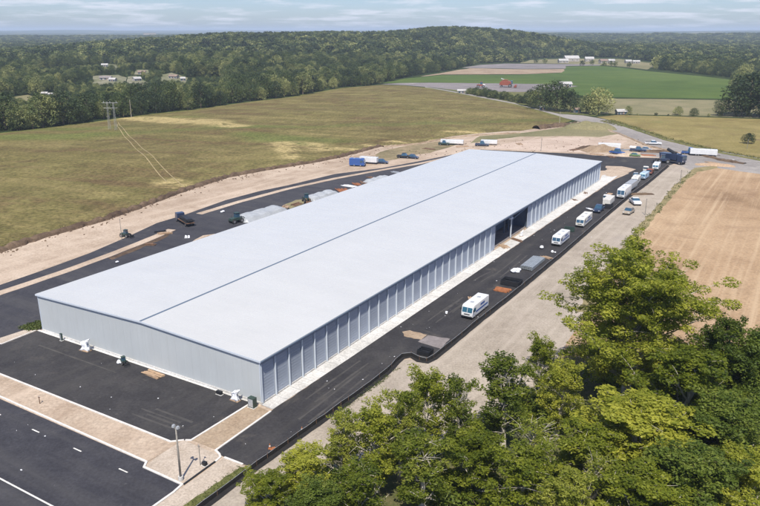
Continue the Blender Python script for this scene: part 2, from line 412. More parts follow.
def terrain():
    g = np.sinh(np.linspace(-1, 1, 340) * 5.2) / math.sinh(5.2) * 48000
    gy = np.sinh(np.linspace(-.62, 1, 400) * 5.2) / math.sinh(5.2) * 48000
    X, Y = np.meshgrid(g, gy + 500); Z = hgt(X, Y); nx, ny = len(g), len(gy)
    D = np.hypot(X, Y)
    v = np.stack([X, Y, Z], -1).reshape(-1, 3)
    idx = np.arange(nx * ny).reshape(ny, nx)
    f = np.stack([idx[:-1, :-1], idx[:-1, 1:], idx[1:, 1:], idx[1:, :-1]], -1).reshape(-1, 4)
    me = bpy.data.meshes.new('ground'); me.from_pydata(v.tolist(), [], f.tolist())
    at = me.attributes.new('clearing', 'FLOAT', 'POINT'); at.data.foreach_set('value', fieldmask(X, Y).ravel().astype(np.float32))
    me.shade_smooth()
    m, nt, b = newmat('woodland_floor'); p = posvec(nt)
    n1 = noise(nt, p, .008, 6, .6); n2 = noise(nt, p, .06, 6, .75)
    r = ramp(nt, [(.3, (.020, .034, .014)), (.5, (.034, .052, .020)), (.72, (.075, .09, .036))]); nt.links.new(n2.outputs[0], r.inputs[0])
    at = nt.nodes.new('ShaderNodeAttribute'); at.attribute_name = 'clearing'
    r2 = ramp(nt, [(.35, (.10, .12, .04)), (.6, (.30, .25, .16))]); nt.links.new(n1.outputs[0], r2.inputs[0])
    c = mixc(nt, at.outputs['Fac'], r.outputs[0], r2.outputs[0])
    nt.links.new(c, b.inputs['Base Color']); b.inputs['Roughness'].default_value = 1; b.inputs['Specular IOR Level'].default_value = .05
    bump(nt, b, n2.outputs[0], 1.0, 6.0)
    tag(link_mesh('ground', me, m), kind='structure')
terrain()

# ------------------------------------------------------------------ ground sheets
bank = [(-150, 304), (-60, 273), (0, 251), (50, 235), (100, 221), (140, 207), (190, 188.5), (227, 177), (265, 170), (310, 163), (340, 157), (380, 146), (417, 143), (454, 136), (483, 133), (509, 131), (520, 131), (544, 127), (561, 124)]
meadow_top = [(572, 120.5), (559, 116), (540, 110.5), (515, 104), (481, 97.5), (447, 91), (430, 88), (405, 85.5), (380, 85), (340, 88), (290, 97), (240, 103), (190, 110), (150, 114), (100, 121), (60, 126), (0, 133), (-150, 147)]
MEADOW = PX(bank + meadow_top)
def blob(X, Y, px, py, rx, ry, ang=0):    # ellipse on the ground, radii in metres
    cx, cy = G(px, py); dx, dy = X - cx, Y - cy; c, s = math.cos(ang), math.sin(ang)
    return np.exp(-(((dx * c + dy * s) / rx) ** 2 + ((-dx * s + dy * c) / ry) ** 2))
def meadow_z(X, Y):
    d = edgedist(X, Y, MEADOW)
    return 2.6 * (1 - np.exp(-d / 45)) + .5 * rolls(X, Y, 60, 31) * (1 - np.exp(-d / 20))
def straw(X, Y):
    v = sum(blob(X, Y, *a) for a in [(128, 119, 12, 7), (145, 120, 12, 9), (162, 121.5, 12, 10), (180, 123.5, 12, 10), (198, 125.5, 11, 9), (215, 128, 10, 8), (232, 131, 9, 7), (282, 147, 6, 6), (286, 153, 6, 7), (291, 159, 5, 4), (312, 147, 8, 4), (322, 151, 6, 4), (345, 150, 9, 2.5), (372, 146, 9, 2), (400, 142.5, 9, 2), (430, 140, 10, 2), (468, 133, 12, 3), (170, 184, 5, 5), (180, 187, 5, 3)])
    return np.clip(v, 0, 1)
def lush(X, Y):
    d = edgedist(X, Y, PX([(x, y) for x, y in meadow_top]))
    v = sum(blob(X, Y, *a) for a in [(250, 139, 12, 6), (268, 143, 10, 6), (285, 141, 14, 8), (300, 147, 10, 5), (20, 141, 40, 10), (70, 131, 40, 10), (335, 143, 16, 6), (240, 131, 14, 6), (160, 119, 30, 6)])
    return np.clip(v + .75 * np.exp(-(d / 7) ** 2), 0, 1)
m, nt, b = newmat('meadow_grass'); p = posvec(nt)
nA = noise(nt, p, .016, 7, .66, 1.0); nB = noise(nt, posvec(nt, -YAW, (.9, .28, 1)), .16, 8, .72, .5); nC = noise(nt, p, .9, 5, .75)
nD = noise(nt, posvec(nt, R(14), (.010, .085, 1)), 1.0, 6, .65, .5)
ra = ramp(nt, [(.36, (.120, .082, .042)), (.46, (.180, .135, .062)), (.55, (.150, .132, .048)), (.68, (.30, .235, .11))]); nt.links.new(nA.outputs[0], ra.inputs[0])
rb = ramp(nt, [(.38, (.080, .055, .032)), (.5, (.175, .135, .062)), (.62, (.31, .25, .12))]); nt.links.new(nB.outputs[0], rb.inputs[0])
rd = ramp(nt, [(.38, (.130, .085, .046)), (.50, (.148, .135, .048)), (.64, (.28, .225, .10))]); nt.links.new(nD.outputs[0], rd.inputs[0])
c = mixc(nt, .5, mixc(nt, .5, ra.outputs[0], rb.outputs[0]), rd.outputs[0])
a1 = nt.nodes.new('ShaderNodeAttribute'); a1.attribute_name = 'straw'; a2 = nt.nodes.new('ShaderNodeAttribute'); a2.attribute_name = 'lush'
c = mixc(nt, maprange(nt, a2.outputs['Fac'], .2, 1, 0, .5), c, (.115, .165, .038)); 
sm = nt.nodes.new('ShaderNodeMath'); sm.operation = 'MULTIPLY'
ns_ = noise(nt, p, .11, 7, .7, .8); nt.links.new(maprange(nt, ns_.outputs[0], .36, .62, .15, 1.5), sm.inputs[0]); nt.links.new(a1.outputs['Fac'], sm.inputs[1])
c = mixc(nt, maprange(nt, sm.outputs[0], .15, .7, 0, .85), c, (.46, .36, .18))
gr = ramp(nt, [(.34, (.46, .48, .44)), (.66, (1.28, 1.30, 1.22))]); nt.links.new(nC.outputs[0], gr.inputs[0])
c = mixc(nt, 1, c, gr.outputs[0], 'MULTIPLY'); nt.links.new(c, b.inputs['Base Color']); b.inputs['Roughness'].default_value = 1
b.inputs['Specular IOR Level'].default_value = .1; bump(nt, b, nC.outputs[0], .9, .4); M['meadow'] = m
sheet('meadow', MEADOW, .05, M['meadow'], step=3.6, zf=meadow_z, attrs={'straw': straw, 'lush': lush})

# big pale dirt base under the whole works site
SITE = PX([(-160, 330)] + bank[0:1] + bank[1:]) + PX([(578, 121.6), (608, 127), (640, 139), (700, 158), (760, 168), (900, 190), (1000, 330), (1000, 620), (-160, 620)])
sheet('dirt_yard', SITE, .004, M['dirt'])
RIGHT = PX([(640, 163), (662, 160), (700, 160), (730, 168), (1000, 215), (1000, 620), (150, 620), (203, 506)]) 
sheet('gravel_strip', SS([(11.5, -60), (11.5, -27), (12.5, 10), (12.5, 29), (18.2, 33), (19, 100), (19, 200), (20.3, 296), (34, 303), (75, 300), (110, 120), (110, -60)]), .012, M['gravel'])
# bare brown field
FIELD = PX([(694, 171), (712, 167.5), (760, 174), (1000, 200), (1000, 420), (640, 420), (560, 360), (585, 310), (612, 268), (624, 250), (642, 228), (660, 208), (680, 184)])
sheet('bare_field', FIELD, .024, M['field'], rag=(.35, 3))
# dry grass margin of the field
sheet('field_margin', PX([(694, 168), (716, 165.5), (718, 168), (697, 172), (683, 184), (662, 209), (645, 229), (628, 252), (590, 312), (575, 312), (606, 268), (618, 252), (634, 232), (652, 211), (676, 184)]), .032, ground_mat('margin_grass', [(.13, .12, .05), (.24, .2, .1), (.36, .29, .17)], (.1, .5, 2.5)), rag=(.4, 2.5))
sheet('undergrowth', PX([(225, 560), (262, 500), (300, 478), (370, 462), (430, 450), (490, 425), (545, 385), (600, 352), (660, 352), (760, 372), (1000, 420), (1000, 620)]), .040, M['scrub'], rag=(.8, 2))

# asphalt: left side road, front lot, right yard, back road as one level
a_left_top = [(-160, 335), (0, 285), (38, 272), (90, 253), (127, 237), (157, 223), (184, 215), (226, 200), (260, 191), (287, 185.5), (335, 174), (382, 168), (420, 161), (450, 155), (481, 149.5)]
ASPH_L = PX(a_left_top + [(520, 151.5), (583, 154), (592, 155.5), (625, 157.3), (662, 158.5), (680, 163), (668, 165.8)]) + SS([(19.4, 293), (19.4, 240), (18.3, 211), (18, 175)]) + \
    SS([(5.2, 175), (5.2, 243), (4.5, 262), (.5, 275), (-6, 283), (-8, 270), (-8, 240), (-60, 240), (-60, 0), (-66, 0), (-66.3, -.5), (-66, -10), (-90, -30)])
sheet('left_road', PX(a_left_top) + PX([(520, 151.5)]) + SS([(-20, 258), (-20, 240), (-60, 238), (-66, 0), (-69, -2), (-69, -10), (-110, -22)]), .020, M['asphalt_grey'])
sheet('back_road', PX([(481, 149.5), (520, 151.3), (583, 154), (592, 155.2), (625, 157), (662, 158.2), (680, 161.5), (668, 166)]) + SS([(19.4, 292), (19.4, 262), (8, 262), (2, 268), (-6, 262), (-20, 250)]), .028, M['asphalt'])
sheet('side_yard', SS([(3, -1.1), (3.2, -15.6), (5.2, -16.2), (9.8, -16.2), (11.9, -15.8), (12.8, 2), (13.2, 20), (12.4, 29), (13.2, 31.5), (18.2, 31.2), (18.4, 39), (18.9, 75), (19.2, 120), (18.9, 211), (19.8, 262), (19.6, 263), (8, 263), (5.4, 243), (4.4, 153), (3.5, 70)]), .036, M['asphalt'], rag=(.12, 1.5))
sheet('footing_strip', SS([(-66.2, -.1), (-66.2, -1.0), (-1.0, -1.0), (-1.0, -.1)]), .030, M['concrete'])
sheet('front_lot', SS([(-66.2, -.75), (-1.9, -.6), (-2.3, -15.4), (-3.3, -16), (-4.9, -17.4), (-53, -17.7), (-110, -17.9), (-110, -20), (-68.6, -9.4), (-66, -9.2)]), .036, M['asphalt'])
sheet('street', SS([(-130, -23.5), (-3.9, -23.9), (-3, -24.9), (5.4, -24.9), (5.5, -31), (5.5, -80), (-130, -80)]), .020, M['asphalt_grey'])
# median, pads and planted strips
sheet('median_strip', SS([(-130, -18), (-53, -18.2), (-5, -17.9), (-3.3, -16.2), (-3.8, -23.4), (-53, -23.1), (-130, -22.9)]), .044, M['dirt'])
sheet('corner_pad', SS([(-3.3, -16.1), (5.0, -16.3), (5.3, -17), (5.4, -24.8), (-3, -24.8), (-3.6, -22), (-3.6, -17)]), .052, M['pad'])
sheet('planter_strip', SS([(-1.8, -.8), (3, -1.3), (3.2, -15.4), (-2.2, -15.3)]), .044, M['dirt_brown'])
sheet('verge', SS([(5.9, -16.6), (9.8, -16.6), (11.8, -16), (11.7, -80), (5.9, -80)]), .044, M['pad'])
sheet('verge_grass', SS([(9.9, -17), (11.8, -16.2), (11.7, -50), (9, -50), (9.3, -28)]), .056, M['grass_green'], rag=(.3, .8))
sheet('left_strip', SS([(-69, -2), (-66.3, -.6), (-66.6, -9.8), (-110, -20.5), (-110, -18.2), (-69.6, -7.6)]), .052, M['pad'])
sheet('concrete_apron', SS([(.1, -.3), (2.9, -.5), (3.3, 24), (3.6, 70), (4.2, 150), (5, 240), (4.6, 256), (2, 262), (-2, 250), (.1, 238)]), .060, M['concrete'])
# dirt islands along the left road
def strip_px(name, line, w, z, m, h=0):
    pts = [Vector(G(*p)) for p in line]; L = []; Rr = []
    for i, q in enumerate(pts):
        d = (pts[min(i + 1, len(pts) - 1)] - pts[max(i - 1, 0)]).normalized(); n = Vector((-d.y, d.x)) * w / 2
        L.append(tuple(q + n)); Rr.append(tuple(q - n))
    return sheet(name, L + Rr[::-1], z, m, rag=(w * .04, 3))
strip_px('road_island', [(-120, 337), (0, 293), (60, 273), (108, 255.5), (140, 243), (172, 229.5)], 2.3, .032, M['dirt'])
strip_px('road_island', [(199, 214), (240, 201.5), (287, 189), (335, 178.5), (370, 172), (420, 163.5), (460, 155)], 2.2, .032, M['dirt'])
sheet('dirt_tongue', PX([(108, 258), (140, 245.5), (172, 232), (178, 229), (165, 238), (140, 249), (112, 260)]), .040, M['soil'], rag=(.25, 1.5))
# back of the building: disturbed soil, gravel and dry grass
sheet('graded_pad', PX([(488, 147), (520, 141), (560, 137), (600, 138.5), (628, 141), (620, 146), (600, 153), (583, 152.6), (520, 149.6), (484, 148.6)]), .012, ground_mat('graded', [(.36, .275, .215), (.46, .365, .295), (.55, .45, .37)], (.03, .2, 2)), rag=(.5, 6))
sheet('dry_grass_patch', PX([(560, 127.5), (580, 124), (600, 127.5), (618, 134), (600, 137), (560, 136), (520, 136.5), (470, 143), (480, 136), (520, 133)]), .020, M['grass_tan'], rag=(1, 6))
sheet('dry_grass_patch', PX([(380, 152), (400, 147), (440, 141), (462, 141), (450, 147), (430, 153), (412, 155), (385, 161), (372, 160)]), .020, ground_mat('rough_grass', [(.10, .09, .045), (.22, .18, .1), (.34, .25, .17)], (.05, .3, 2)), rag=(1, 5))
sheet('rough_ground', PX([(640, 148), (700, 156), (760, 166), (900, 186), (900, 196), (760, 176), (712, 168), (690, 170), (665, 158), (640, 155)]), .020, M['road'], rag=(.6, 6))
# the lane curving away behind the meadow
LANE = PX([(425, 86.8), (447, 90), (481, 96.3), (515, 103), (520, 105), (559.5, 114), (583, 115.5), (608.5, 120), (640, 130), (665, 138.5), (710, 149.5), (760, 158.5), (900, 184), (900, 193), (760, 167.5), (695, 156), (652, 146), (628, 138), (614, 132.5), (599, 126), (567, 118.6), (540, 112), (515, 105.3), (481, 98.5), (447, 91.6), (425, 88)])
sheet('gravel_lane', LANE, .060, M['road'], rag=(.3, 8))
M['meadow_dry'] = ground_mat('meadow_dry', [(.15, .11, .045), (.205, .17, .058), (.30, .24, .10)], (.014, .09, 1.0), bstr=.8, patches=[(.03, .56, .66, (.15, .095, .055), .6), (.02, .60, .7, (.13, .15, .045), .6)])
sheet('right_meadow', PX([(596, 117), (617, 115), (665, 116), (760, 119), (1000, 126), (1000, 200), (900, 183), (760, 158), (710, 149), (665, 138), (640, 129.5), (612, 120.5)]), .044, M['meadow_dry'])
sheet('dry_strip_field', PX([(600, 98.5), (640, 98.8), (720, 100), (760, 101), (1000, 107), (1000, 125), (760, 118), (665, 115), (600, 114)]), .036, M['grass_tan'])
GREEN = PX([(404, 78.6), (442, 75), (520, 74.6), (560, 73), (566, 66.5), (602, 65.8), (625, 68), (647, 71), (700, 76), (730, 79.5), (733, 86), (732, 99), (660, 98), (595, 97), (570, 94), (545, 84), (430, 82.5), (382, 83.3)])
sheet('green_crop_field', GREEN, .036, M['green_field'])
sheet('grey_lot', PX([(380, 84.2), (400, 83), (430, 82.7), (545, 84), (578, 86), (560, 90), (520, 92), (481, 91.5), (455, 89.8), (430, 87.2), (405, 85.2)]), .060, M['lot_grey'], rag=(1.5, 15))
sheet('fallow_strip', PX([(420, 76.6), (455, 70.5), (470, 68.2), (520, 69.2), (565, 69), (562, 72.5), (520, 74.2), (442, 74.4)]), .048, M['dirt_brown'], rag=(2, 20))
sheet('pale_lot', PX([(462, 67.8), (480, 64.8), (505, 63.5), (560, 64), (600, 64.5), (600, 65.5), (566, 66), (565, 68.6), (520, 68.8)]), .048, M['lot_grey'], rag=(2, 20))
sheet('house_lots', PX([(520, 63), (530, 60), (570, 58.5), (620, 59), (660, 64), (647, 69.5), (625, 67), (602, 65), (560, 63.6)]), .044, M['grass_tan'], rag=(2, 20))
sheet('lower_meadow', PX([(540, 110), (530, 102), (560, 97), (600, 99), (605, 112), (595, 116), (583, 115), (560, 113.5)]), .044, M['grass_green'])
sheet('hedge_ground', PX([(430, 87.4), (481, 91.7), (540, 92), (530, 104), (545, 110), (515, 102.8), (481, 96), (447, 89.6)]), .036, M['grass_green'])
# small clearings in the left woods, lying on a gentle rise
def GH(x, y):
    r = ray(x, y); z = 0.0
    for _ in range(25):
        t = (z - CAMH) / r[2]; z = .5 * z + .5 * float(hgt(np.array([r[0] * t]), np.array([r[1] * t]))[0])
    t = (z - CAMH) / r[2]; return (r[0] * t, r[1] * t)
M['clearing'] = ground_mat('clearing_mixed', [(.07, .09, .03), (.16, .16, .09), (.30, .27, .22)], (.03, .12, 1.0))
PH = lambda L: [GH(x, y) for x, y in L]
CLEAR = [PH([(92, 87), (93, 76), (118, 75), (127, 78), (124, 85), (108, 88)]), PH([(126, 84), (128, 77), (136, 76), (148, 83), (144, 90)]), PH([(160, 82), (162, 75), (172, 73), (188, 78), (184, 86)]), PH([(134, 75), (136, 70), (148, 70), (150, 75)]),
         PH([(-20, 106), (-10, 101), (28, 95), (36, 98), (32, 105), (0, 108)]), PH([(98, 71), (100, 66), (104, 64), (116, 64.5), (121, 70)]), PH([(38, 99), (38, 95), (44, 92.5), (58, 93.5), (58, 99)]), PH([(-150, 108), (-60, 96), (-30, 99), (-40, 108), (-150, 122)]),
         PH([(60, 58), (80, 56), (84, 60), (66, 62)]), PH([(95, 45), (150, 43), (150, 45), (95, 47)]), PH([(55, 43), (90, 42), (90, 43.5), (55, 44.5)])]
for i, c in enumerate(CLEAR):
    sheet('woodland_clearing', c, .35, M['grass_tan'] if i in (4, 7, 8) else M['clearing'], step=14, zf=hgt)

# dark eroded bank between meadow and haul road
def bankstrip(name, line, w, h, m, seed=1):
    r = random.Random(seed); pts = []
    P = [Vector(G(*p)) for p in line]
    for a, b2 in zip(P[:-1], P[1:]):
        k = max(1, int((b2 - a).length / 1.3)); pts += [a.lerp(b2, j / k) for j in range(k)]
    pts.append(P[-1]); mb = MB(); n = 7; vs = []
    for i, q in enumerate(pts):
        d = (pts[min(i + 1, len(pts) - 1)] - pts[max(i - 1, 0)]).normalized(); nn = Vector((-d.y, d.x))
        ww = w * (.75 + .5 * r.random()); hh = h * (.5 + .8 * r.random())
        for j in range(n):
            u = j / (n - 1); o = (u - .5) * ww + r.uniform(-.12, .12)
            z = hh * math.sin(math.pi * u) ** .8 + r.uniform(0, .08) if 0 < j < n - 1 else -.05
            pp = q + nn * o; vs.append((pp.x, pp.y, z))
    fs = [(i * n + j, i * n + j + 1, (i + 1) * n + j + 1, (i + 1) * n + j) for i in range(len(pts) - 1) for j in range(n - 1)]
    mb.add(vs, fs); o = mb.build(name, m); tag(o, kind='structure'); return o
bankstrip('earth_bank', bank[:12], 2.6, 1.0, M['soil'])
bankstrip('earth_bank', [(383, 147), (417, 144), (454, 137.5), (483, 135), (520, 133)], 1.6, .5, M['dirt_brown'], 2)
bankstrip('road_edge_bank', [(604, 128.5), (620, 134), (648, 146), (668, 150.5)], 1.5, .4, M['dirt_brown'], 3)
bankstrip('lane_bank', [(612, 122), (640, 131.5), (665, 140), (710, 151), (760, 160.5), (860, 179)], 2.2, .5, M['grass_green'], 4)
bankstrip('soil_ridge', [(700, 155), (725, 161), (745, 164)], 3, .8, M['soil'], 5)
bankstrip('soil_ridge', [(536, 129), (552, 127), (572, 125), (586, 125)], 5, 1.6, M['soil'], 6)

# wheel tracks through the meadow
def track(line, w):
    P = [Vector(G(*p)) for p in line]; pts = []
    for a, b2 in zip(P[:-1], P[1:]):
        k = max(1, int((b2 - a).length / 3)); pts += [a.lerp(b2, j / k) for j in range(k)]
    pts.append(P[-1]); vs = []
    for i, q in enumerate(pts):
        d = (pts[min(i + 1, len(pts) - 1)] - pts[max(i - 1, 0)]).normalized(); n = Vector((-d.y, d.x)) * w / 2
        for sgn in (1, -1):
            pp = q + n * sgn * random.uniform(.7, 1.1); z = float(meadow_z(np.array([pp.x]), np.array([pp.y]))[0])
            vs.append((pp.x, pp.y, z + .16))
    mb = MB().add(vs, [(2 * i, 2 * i + 1, 2 * i + 3, 2 * i + 2) for i in range(len(pts) - 1)])
    tag(mb.build('wheel_track', M['track']), kind='structure')
M['track'] = plain('track_straw', (.30, .24, .12), .95, var=.3, scale=.4)
track([(117.5, 126), (118, 131), (124, 139), (134, 151), (148, 166), (160, 178), (167, 184)], .38)
track([(118.5, 124), (120.5, 130), (128, 138), (140, 150), (156, 166), (171, 178), (184, 188)], .38)

# ------------------------------------------------------------------ kerbs and paint
def kerb(name, pts, w=.26, h=.13, z=0.0, m='kerb'):
    pts = [Vector(S(*p)) for p in pts]; mb = MB(); vs = []
    for i, q in enumerate(pts):
        d1 = (pts[i] - pts[i - 1]).normalized() if i else (pts[1] - pts[0]).normalized()
        d2 = (pts[i + 1] - pts[i]).normalized() if i < len(pts) - 1 else d1
        d = (d1 + d2).normalized(); n = Vector((-d.y, d.x)) * (w / 2) / max(.5, d.dot(d1))
        vs += [(q.x + n.x, q.y + n.y, z), (q.x + n.x, q.y + n.y, z + h), (q.x - n.x, q.y - n.y, z + h), (q.x - n.x, q.y - n.y, z)]
    fs = [tuple(4 * i + j for j in (k, (k + 1) % 4)) + tuple(4 * (i + 1) + j for j in ((k + 1) % 4, k)) for i in range(len(pts) - 1) for k in range(4)]
    fs += [(0, 1, 2, 3), tuple(4 * (len(pts) - 1) + k for k in (3, 2, 1, 0))]
    tag(mb.add(vs, fs).build(name, M[m]), kind='structure')
kerb('kerb', [(-130, -18), (-53, -17.9), (-5, -17.6), (-3.4, -16.1)])
kerb('kerb', [(-130, -23.1), (-53, -23.2), (-3.9, -23.7), (-3.1, -24.9), (5.4, -25.0), (5.7, -27), (5.75, -80)])
kerb('kerb', [(-1.95, -.9), (-2.35, -15.5), (-3.2, -16.0)])
kerb('kerb', [(3.05, -1.2), (3.3, -15.6), (4.6, -16.1), (5.3, -16.6), (5.5, -18)])
kerb('kerb', [(5.9, -16.35), (9.8, -16.3)])
kerb('dark_kerb', [(5.5, -18), (5.6, -24.9)], .2, .14, m='black')
kerb('kerb', [(-66.5, -.9), (-66.2, -9.3), (-110, -20)], .2)
def dash(s0, s1, t, w=.15):
    sheet('lane_dash', SS([(s0, t - w / 2 / K), (s1, t - w / 2 / K), (s1, t + w / 2 / K), (s0, t + w / 2 / K)]), .052, M['paint'])
for k in range(-5, 3): dash(-28.5 + k * 11.15, -26.5 + k * 11.15, -27.2, .17)
dash(-130, -3.5, -38.4, .2)
for a, b2 in ((-59, -57.6), (-44, -43)): pass
# yellow edge of the yard, expansion joints in the apron
for i in range(60):
    t = -0.3 + i * 4.15
    if t > 238: break
    sheet('apron_joint', SS([(.12, t), (3 + t * .008, t), (3 + t * .008, t + .05), (.12, t + .05)]), .064, M['inner'])
M['tyre_mark'] = plain('tyre_dust', (.056, .053, .050), .9, var=.3, scale=.6)
def marks(n, s0, s1, t0, t1, along, z, w=.16):
    for k in range(n):
        a, b_ = random.uniform(s0, s1), random.uniform(t0, t1); L = random.uniform(8, 26); bend = random.uniform(-1.2, 1.2); vs = []
        for off in (0, 2.1):
            P = []
            for i in range(9):
                u = i / 8; q = bend * u * u
                P.append((a + off + q, b_ + L * u) if along else (a + L * u, b_ + off + q * .5))
            P = [p for p in P if s0 <= p[0] <= s1 + 2 and t0 <= p[1] <= t1]
            if len(P) < 3: continue
            A, B_ = [], []
            for i, p in enumerate(P):
                ww = w * random.uniform(.5, 1.2)
                if along: A.append((p[0] - ww / 2, p[1])); B_.append((p[0] + ww / 2, p[1]))
                else: A.append((p[0], p[1] - ww / 2)); B_.append((p[0], p[1] + ww / 2))
            sheet('tyre_mark', SS(A + B_[::-1]), z + .0015 * (k % 5), M['tyre_mark'])
marks(6, 5.5, 9.5, -13, 200, True, .040, .5); marks(3, -62, -8, -15, -4, False, .040, .5); marks(4, -62, -12, -36, -29, False, .026, .5)
# patches and trench plates on the side yard
sheet('yard_patch', PX([(402, 332), (410, 330.5), (427, 335), (421, 340), (404, 336.5)]), .044, M['dirt_brown'], rag=(.15, .6))
sheet('yard_patch', PX([(418, 342), (428, 335.5), (450, 339), (441, 349)]), .048, M['lot_grey'], rag=(.1, .6))
sheet('orange_soil_patch', PX([(269, 448), (275, 447), (277, 450), (271, 451)]), .048, M['rust'], rag=(.15, .5))
sheet('dirt_patch', PX([(606, 166), (622, 166.5), (636, 169.5), (628, 173), (612, 177), (606, 176)]), .064, M['dirt'], rag=(.5, 3))
sheet('dirt_patch', PX([(213, 240), (190, 248), (192, 242), (203, 235.5), (218, 233.5)]), .040, M['dirt'], rag=(.3, 1.5))
sheet('dirt_patch', PX([(284, 205), (296, 200), (306, 199), (303, 204), (290, 209)]), .040, M['grass_tan'], rag=(.3, 1.5))

# ------------------------------------------------------------------ the long building
B = empty('storage_building', (*S(0, 0), 0), YAW, 'long low white warehouse with gently pitched roof and row of blue grey bays', 'building')
BW, BL, EH, RH = 64.8 * K, 237 * K, 6.48, 7.15
RF = .475     # local: x from -BW to 0, y from 0 to BL
op0, op1 = 111 * K, 143 * K
prof = [(-BW, .35), (0, .35), (0, EH), (-BW * RF, RH), (-BW, EH)]
def gable(y0, y1): return MB().prism(prof, y0, y1, axis='y')
gable(0, .2).build('front_wall', M['wall_front'], B)
gable(BL - .2, BL).build('back_wall', M['wall_front'], B)
MB().box((-BW + .1, BL / 2, EH / 2 + .17), (.2, BL - .42, EH - .38)).build('side_wall', M['wall_front'], B)
# foundation
f = MB().box((-BW / 2, -.06, .17), (BW + .3, .16, .34)).build('foundation', M['concrete'], B)
# front wall sheets: each sheet slightly proud, with a small gap
sw = BW / 30; zr = lambda x: EH + (RH - EH) * (1 - abs(x + BW * RF) / (BW * (RF if x > -BW * RF else 1 - RF)))
for i in range(30):
    x0 = -BW + i * sw + .005; x1 = x0 + sw - .01
    mb = MB().prism([(x0, .36), (x1, .36), (x1, zr(x1) - .02), (x0, zr(x0) - .02)], -.028, -.002, axis='y')
    mb.build('wall_panel', M['wall_front'], B)
bay = 4.15 * K; nb = int(round(BL / bay)); bay = BL / nb
pmb = MB().box((0, bay / 2, (EH - .75) / 2 + .05), (.08, bay - .24, EH - .95))
for k in range(12): pmb.box((.05, bay / 2, .5 + k * (EH - 1.6) / 11), (.02, bay - .34, .05))
pmb.box((.06, bay / 2, 1.0), (.05, .35, .08)).box((.06, .2, (EH - .75) / 2), (.05, .06, EH - 1.1)).box((.06, bay - .2, (EH - .75) / 2), (.05, .06, EH - 1.1))
pm = pmb.mesh('bay_panel')
rib = MB()
for k in range(5): rib.box((.05, .3 + k * (bay - .6) / 4, (EH - .75) / 2 + .05), (.03, .04, EH - 1.0))
ribm = rib.mesh('panel_ribs')
pil = MB().box((.06, 0, (EH - .6) / 2 + .05), (.26, .17, EH - .5)).mesh('pilaster', bevel=.02, seg=1)
pm.materials.append(M['bay']); pil.materials.append(M['pilaster']); ribm.materials.append(M['bay'])
for i in range(nb + 1):
    y = i * bay
    if not (op0 + .5 < y < op1 - .5):
        o = link_mesh('pilaster', pil, None, B, (-.02, min(max(y, .12), BL - .12), 0))
    if i < nb and not (op0 - 1 < y < op1 - 1.5):
        o = link_mesh('bay_panel', pm, None, B, (-.13, y, 0))
MB().box((-.12, BL / 2, EH - .38), (.30, BL - .02, .62)).build('header', M['bay_header'], B)
MB().box((-.14, op0 / 2, .12), (.3, op0 - .1, .22)).box((-.14, (op1 + BL) / 2, .12), (.3, BL - op1 - .1, .22)).build('sill_strip', M['concrete'], B)
# roof
def slope(xa, za, xb, zb, name):
    mb = MB(); th = .12
    mb.prism([(xa, za), (xb, zb), (xb, zb + th), (xa, za + th)], -.25, BL + .25, axis='y')
    return mb.build(name, M['roof'], B)
rx = -BW * RF
k1 = (RH - EH) / (BW * RF); k2 = (RH - EH) / (BW * (1 - RF))
slope(rx + .12, RH - .12 * k1 + .03, .38, EH - .38 * k1 + .03, 'roof_slope'); slope(-BW - .38, EH - .38 * k2 + .03, rx - .12, RH - .12 * k2 + .03, 'roof_slope')
MB().prism([(rx - .28, RH + .10), (rx, RH + .27), (rx + .28, RH + .10), (rx, RH + .15)], -.27, BL + .27, axis='y').build('ridge_cap', M['trim'], B)
MB().box((.46, BL / 2, EH - .02), (.16, BL + .5, .14)).build('gutter', M['trim'], B)
MB().prism([(-BW - .4, EH - .16), (rx, RH - .12), (.4, EH - .16), (.4, EH + .11), (rx, RH + .13), (-BW - .4, EH + .11)], -.32, -.26, axis='y').build('gable_trim', M['trim_light'], B)
for x in (-BW - .06, .03): MB().box((x, -.06, EH / 2 + .15), (.14, .14, EH - .35)).build('corner_trim', M['trim_light'], B)
# inside the open bays
MB().box((-BW / 2 - .3, BL / 2, .06), (BW - .6, BL - .5, .1)).build('floor_slab', M['lot_grey'], B)
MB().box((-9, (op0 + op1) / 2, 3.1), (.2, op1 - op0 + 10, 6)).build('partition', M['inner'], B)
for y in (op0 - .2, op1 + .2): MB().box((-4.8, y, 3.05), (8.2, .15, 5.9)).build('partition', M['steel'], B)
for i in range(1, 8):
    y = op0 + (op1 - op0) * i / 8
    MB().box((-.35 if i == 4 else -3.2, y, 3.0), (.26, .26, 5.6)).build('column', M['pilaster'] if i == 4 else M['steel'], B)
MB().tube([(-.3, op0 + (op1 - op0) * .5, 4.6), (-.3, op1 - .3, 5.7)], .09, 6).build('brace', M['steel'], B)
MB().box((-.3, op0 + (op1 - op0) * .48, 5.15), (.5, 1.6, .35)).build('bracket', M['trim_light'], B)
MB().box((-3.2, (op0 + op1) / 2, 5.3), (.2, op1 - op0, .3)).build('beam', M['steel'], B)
MB().box((-5.6, (op0 + op1) / 2 + 4, 2.4), (.15, 9.5, 4.4)).build('partition', M['trim'], B)
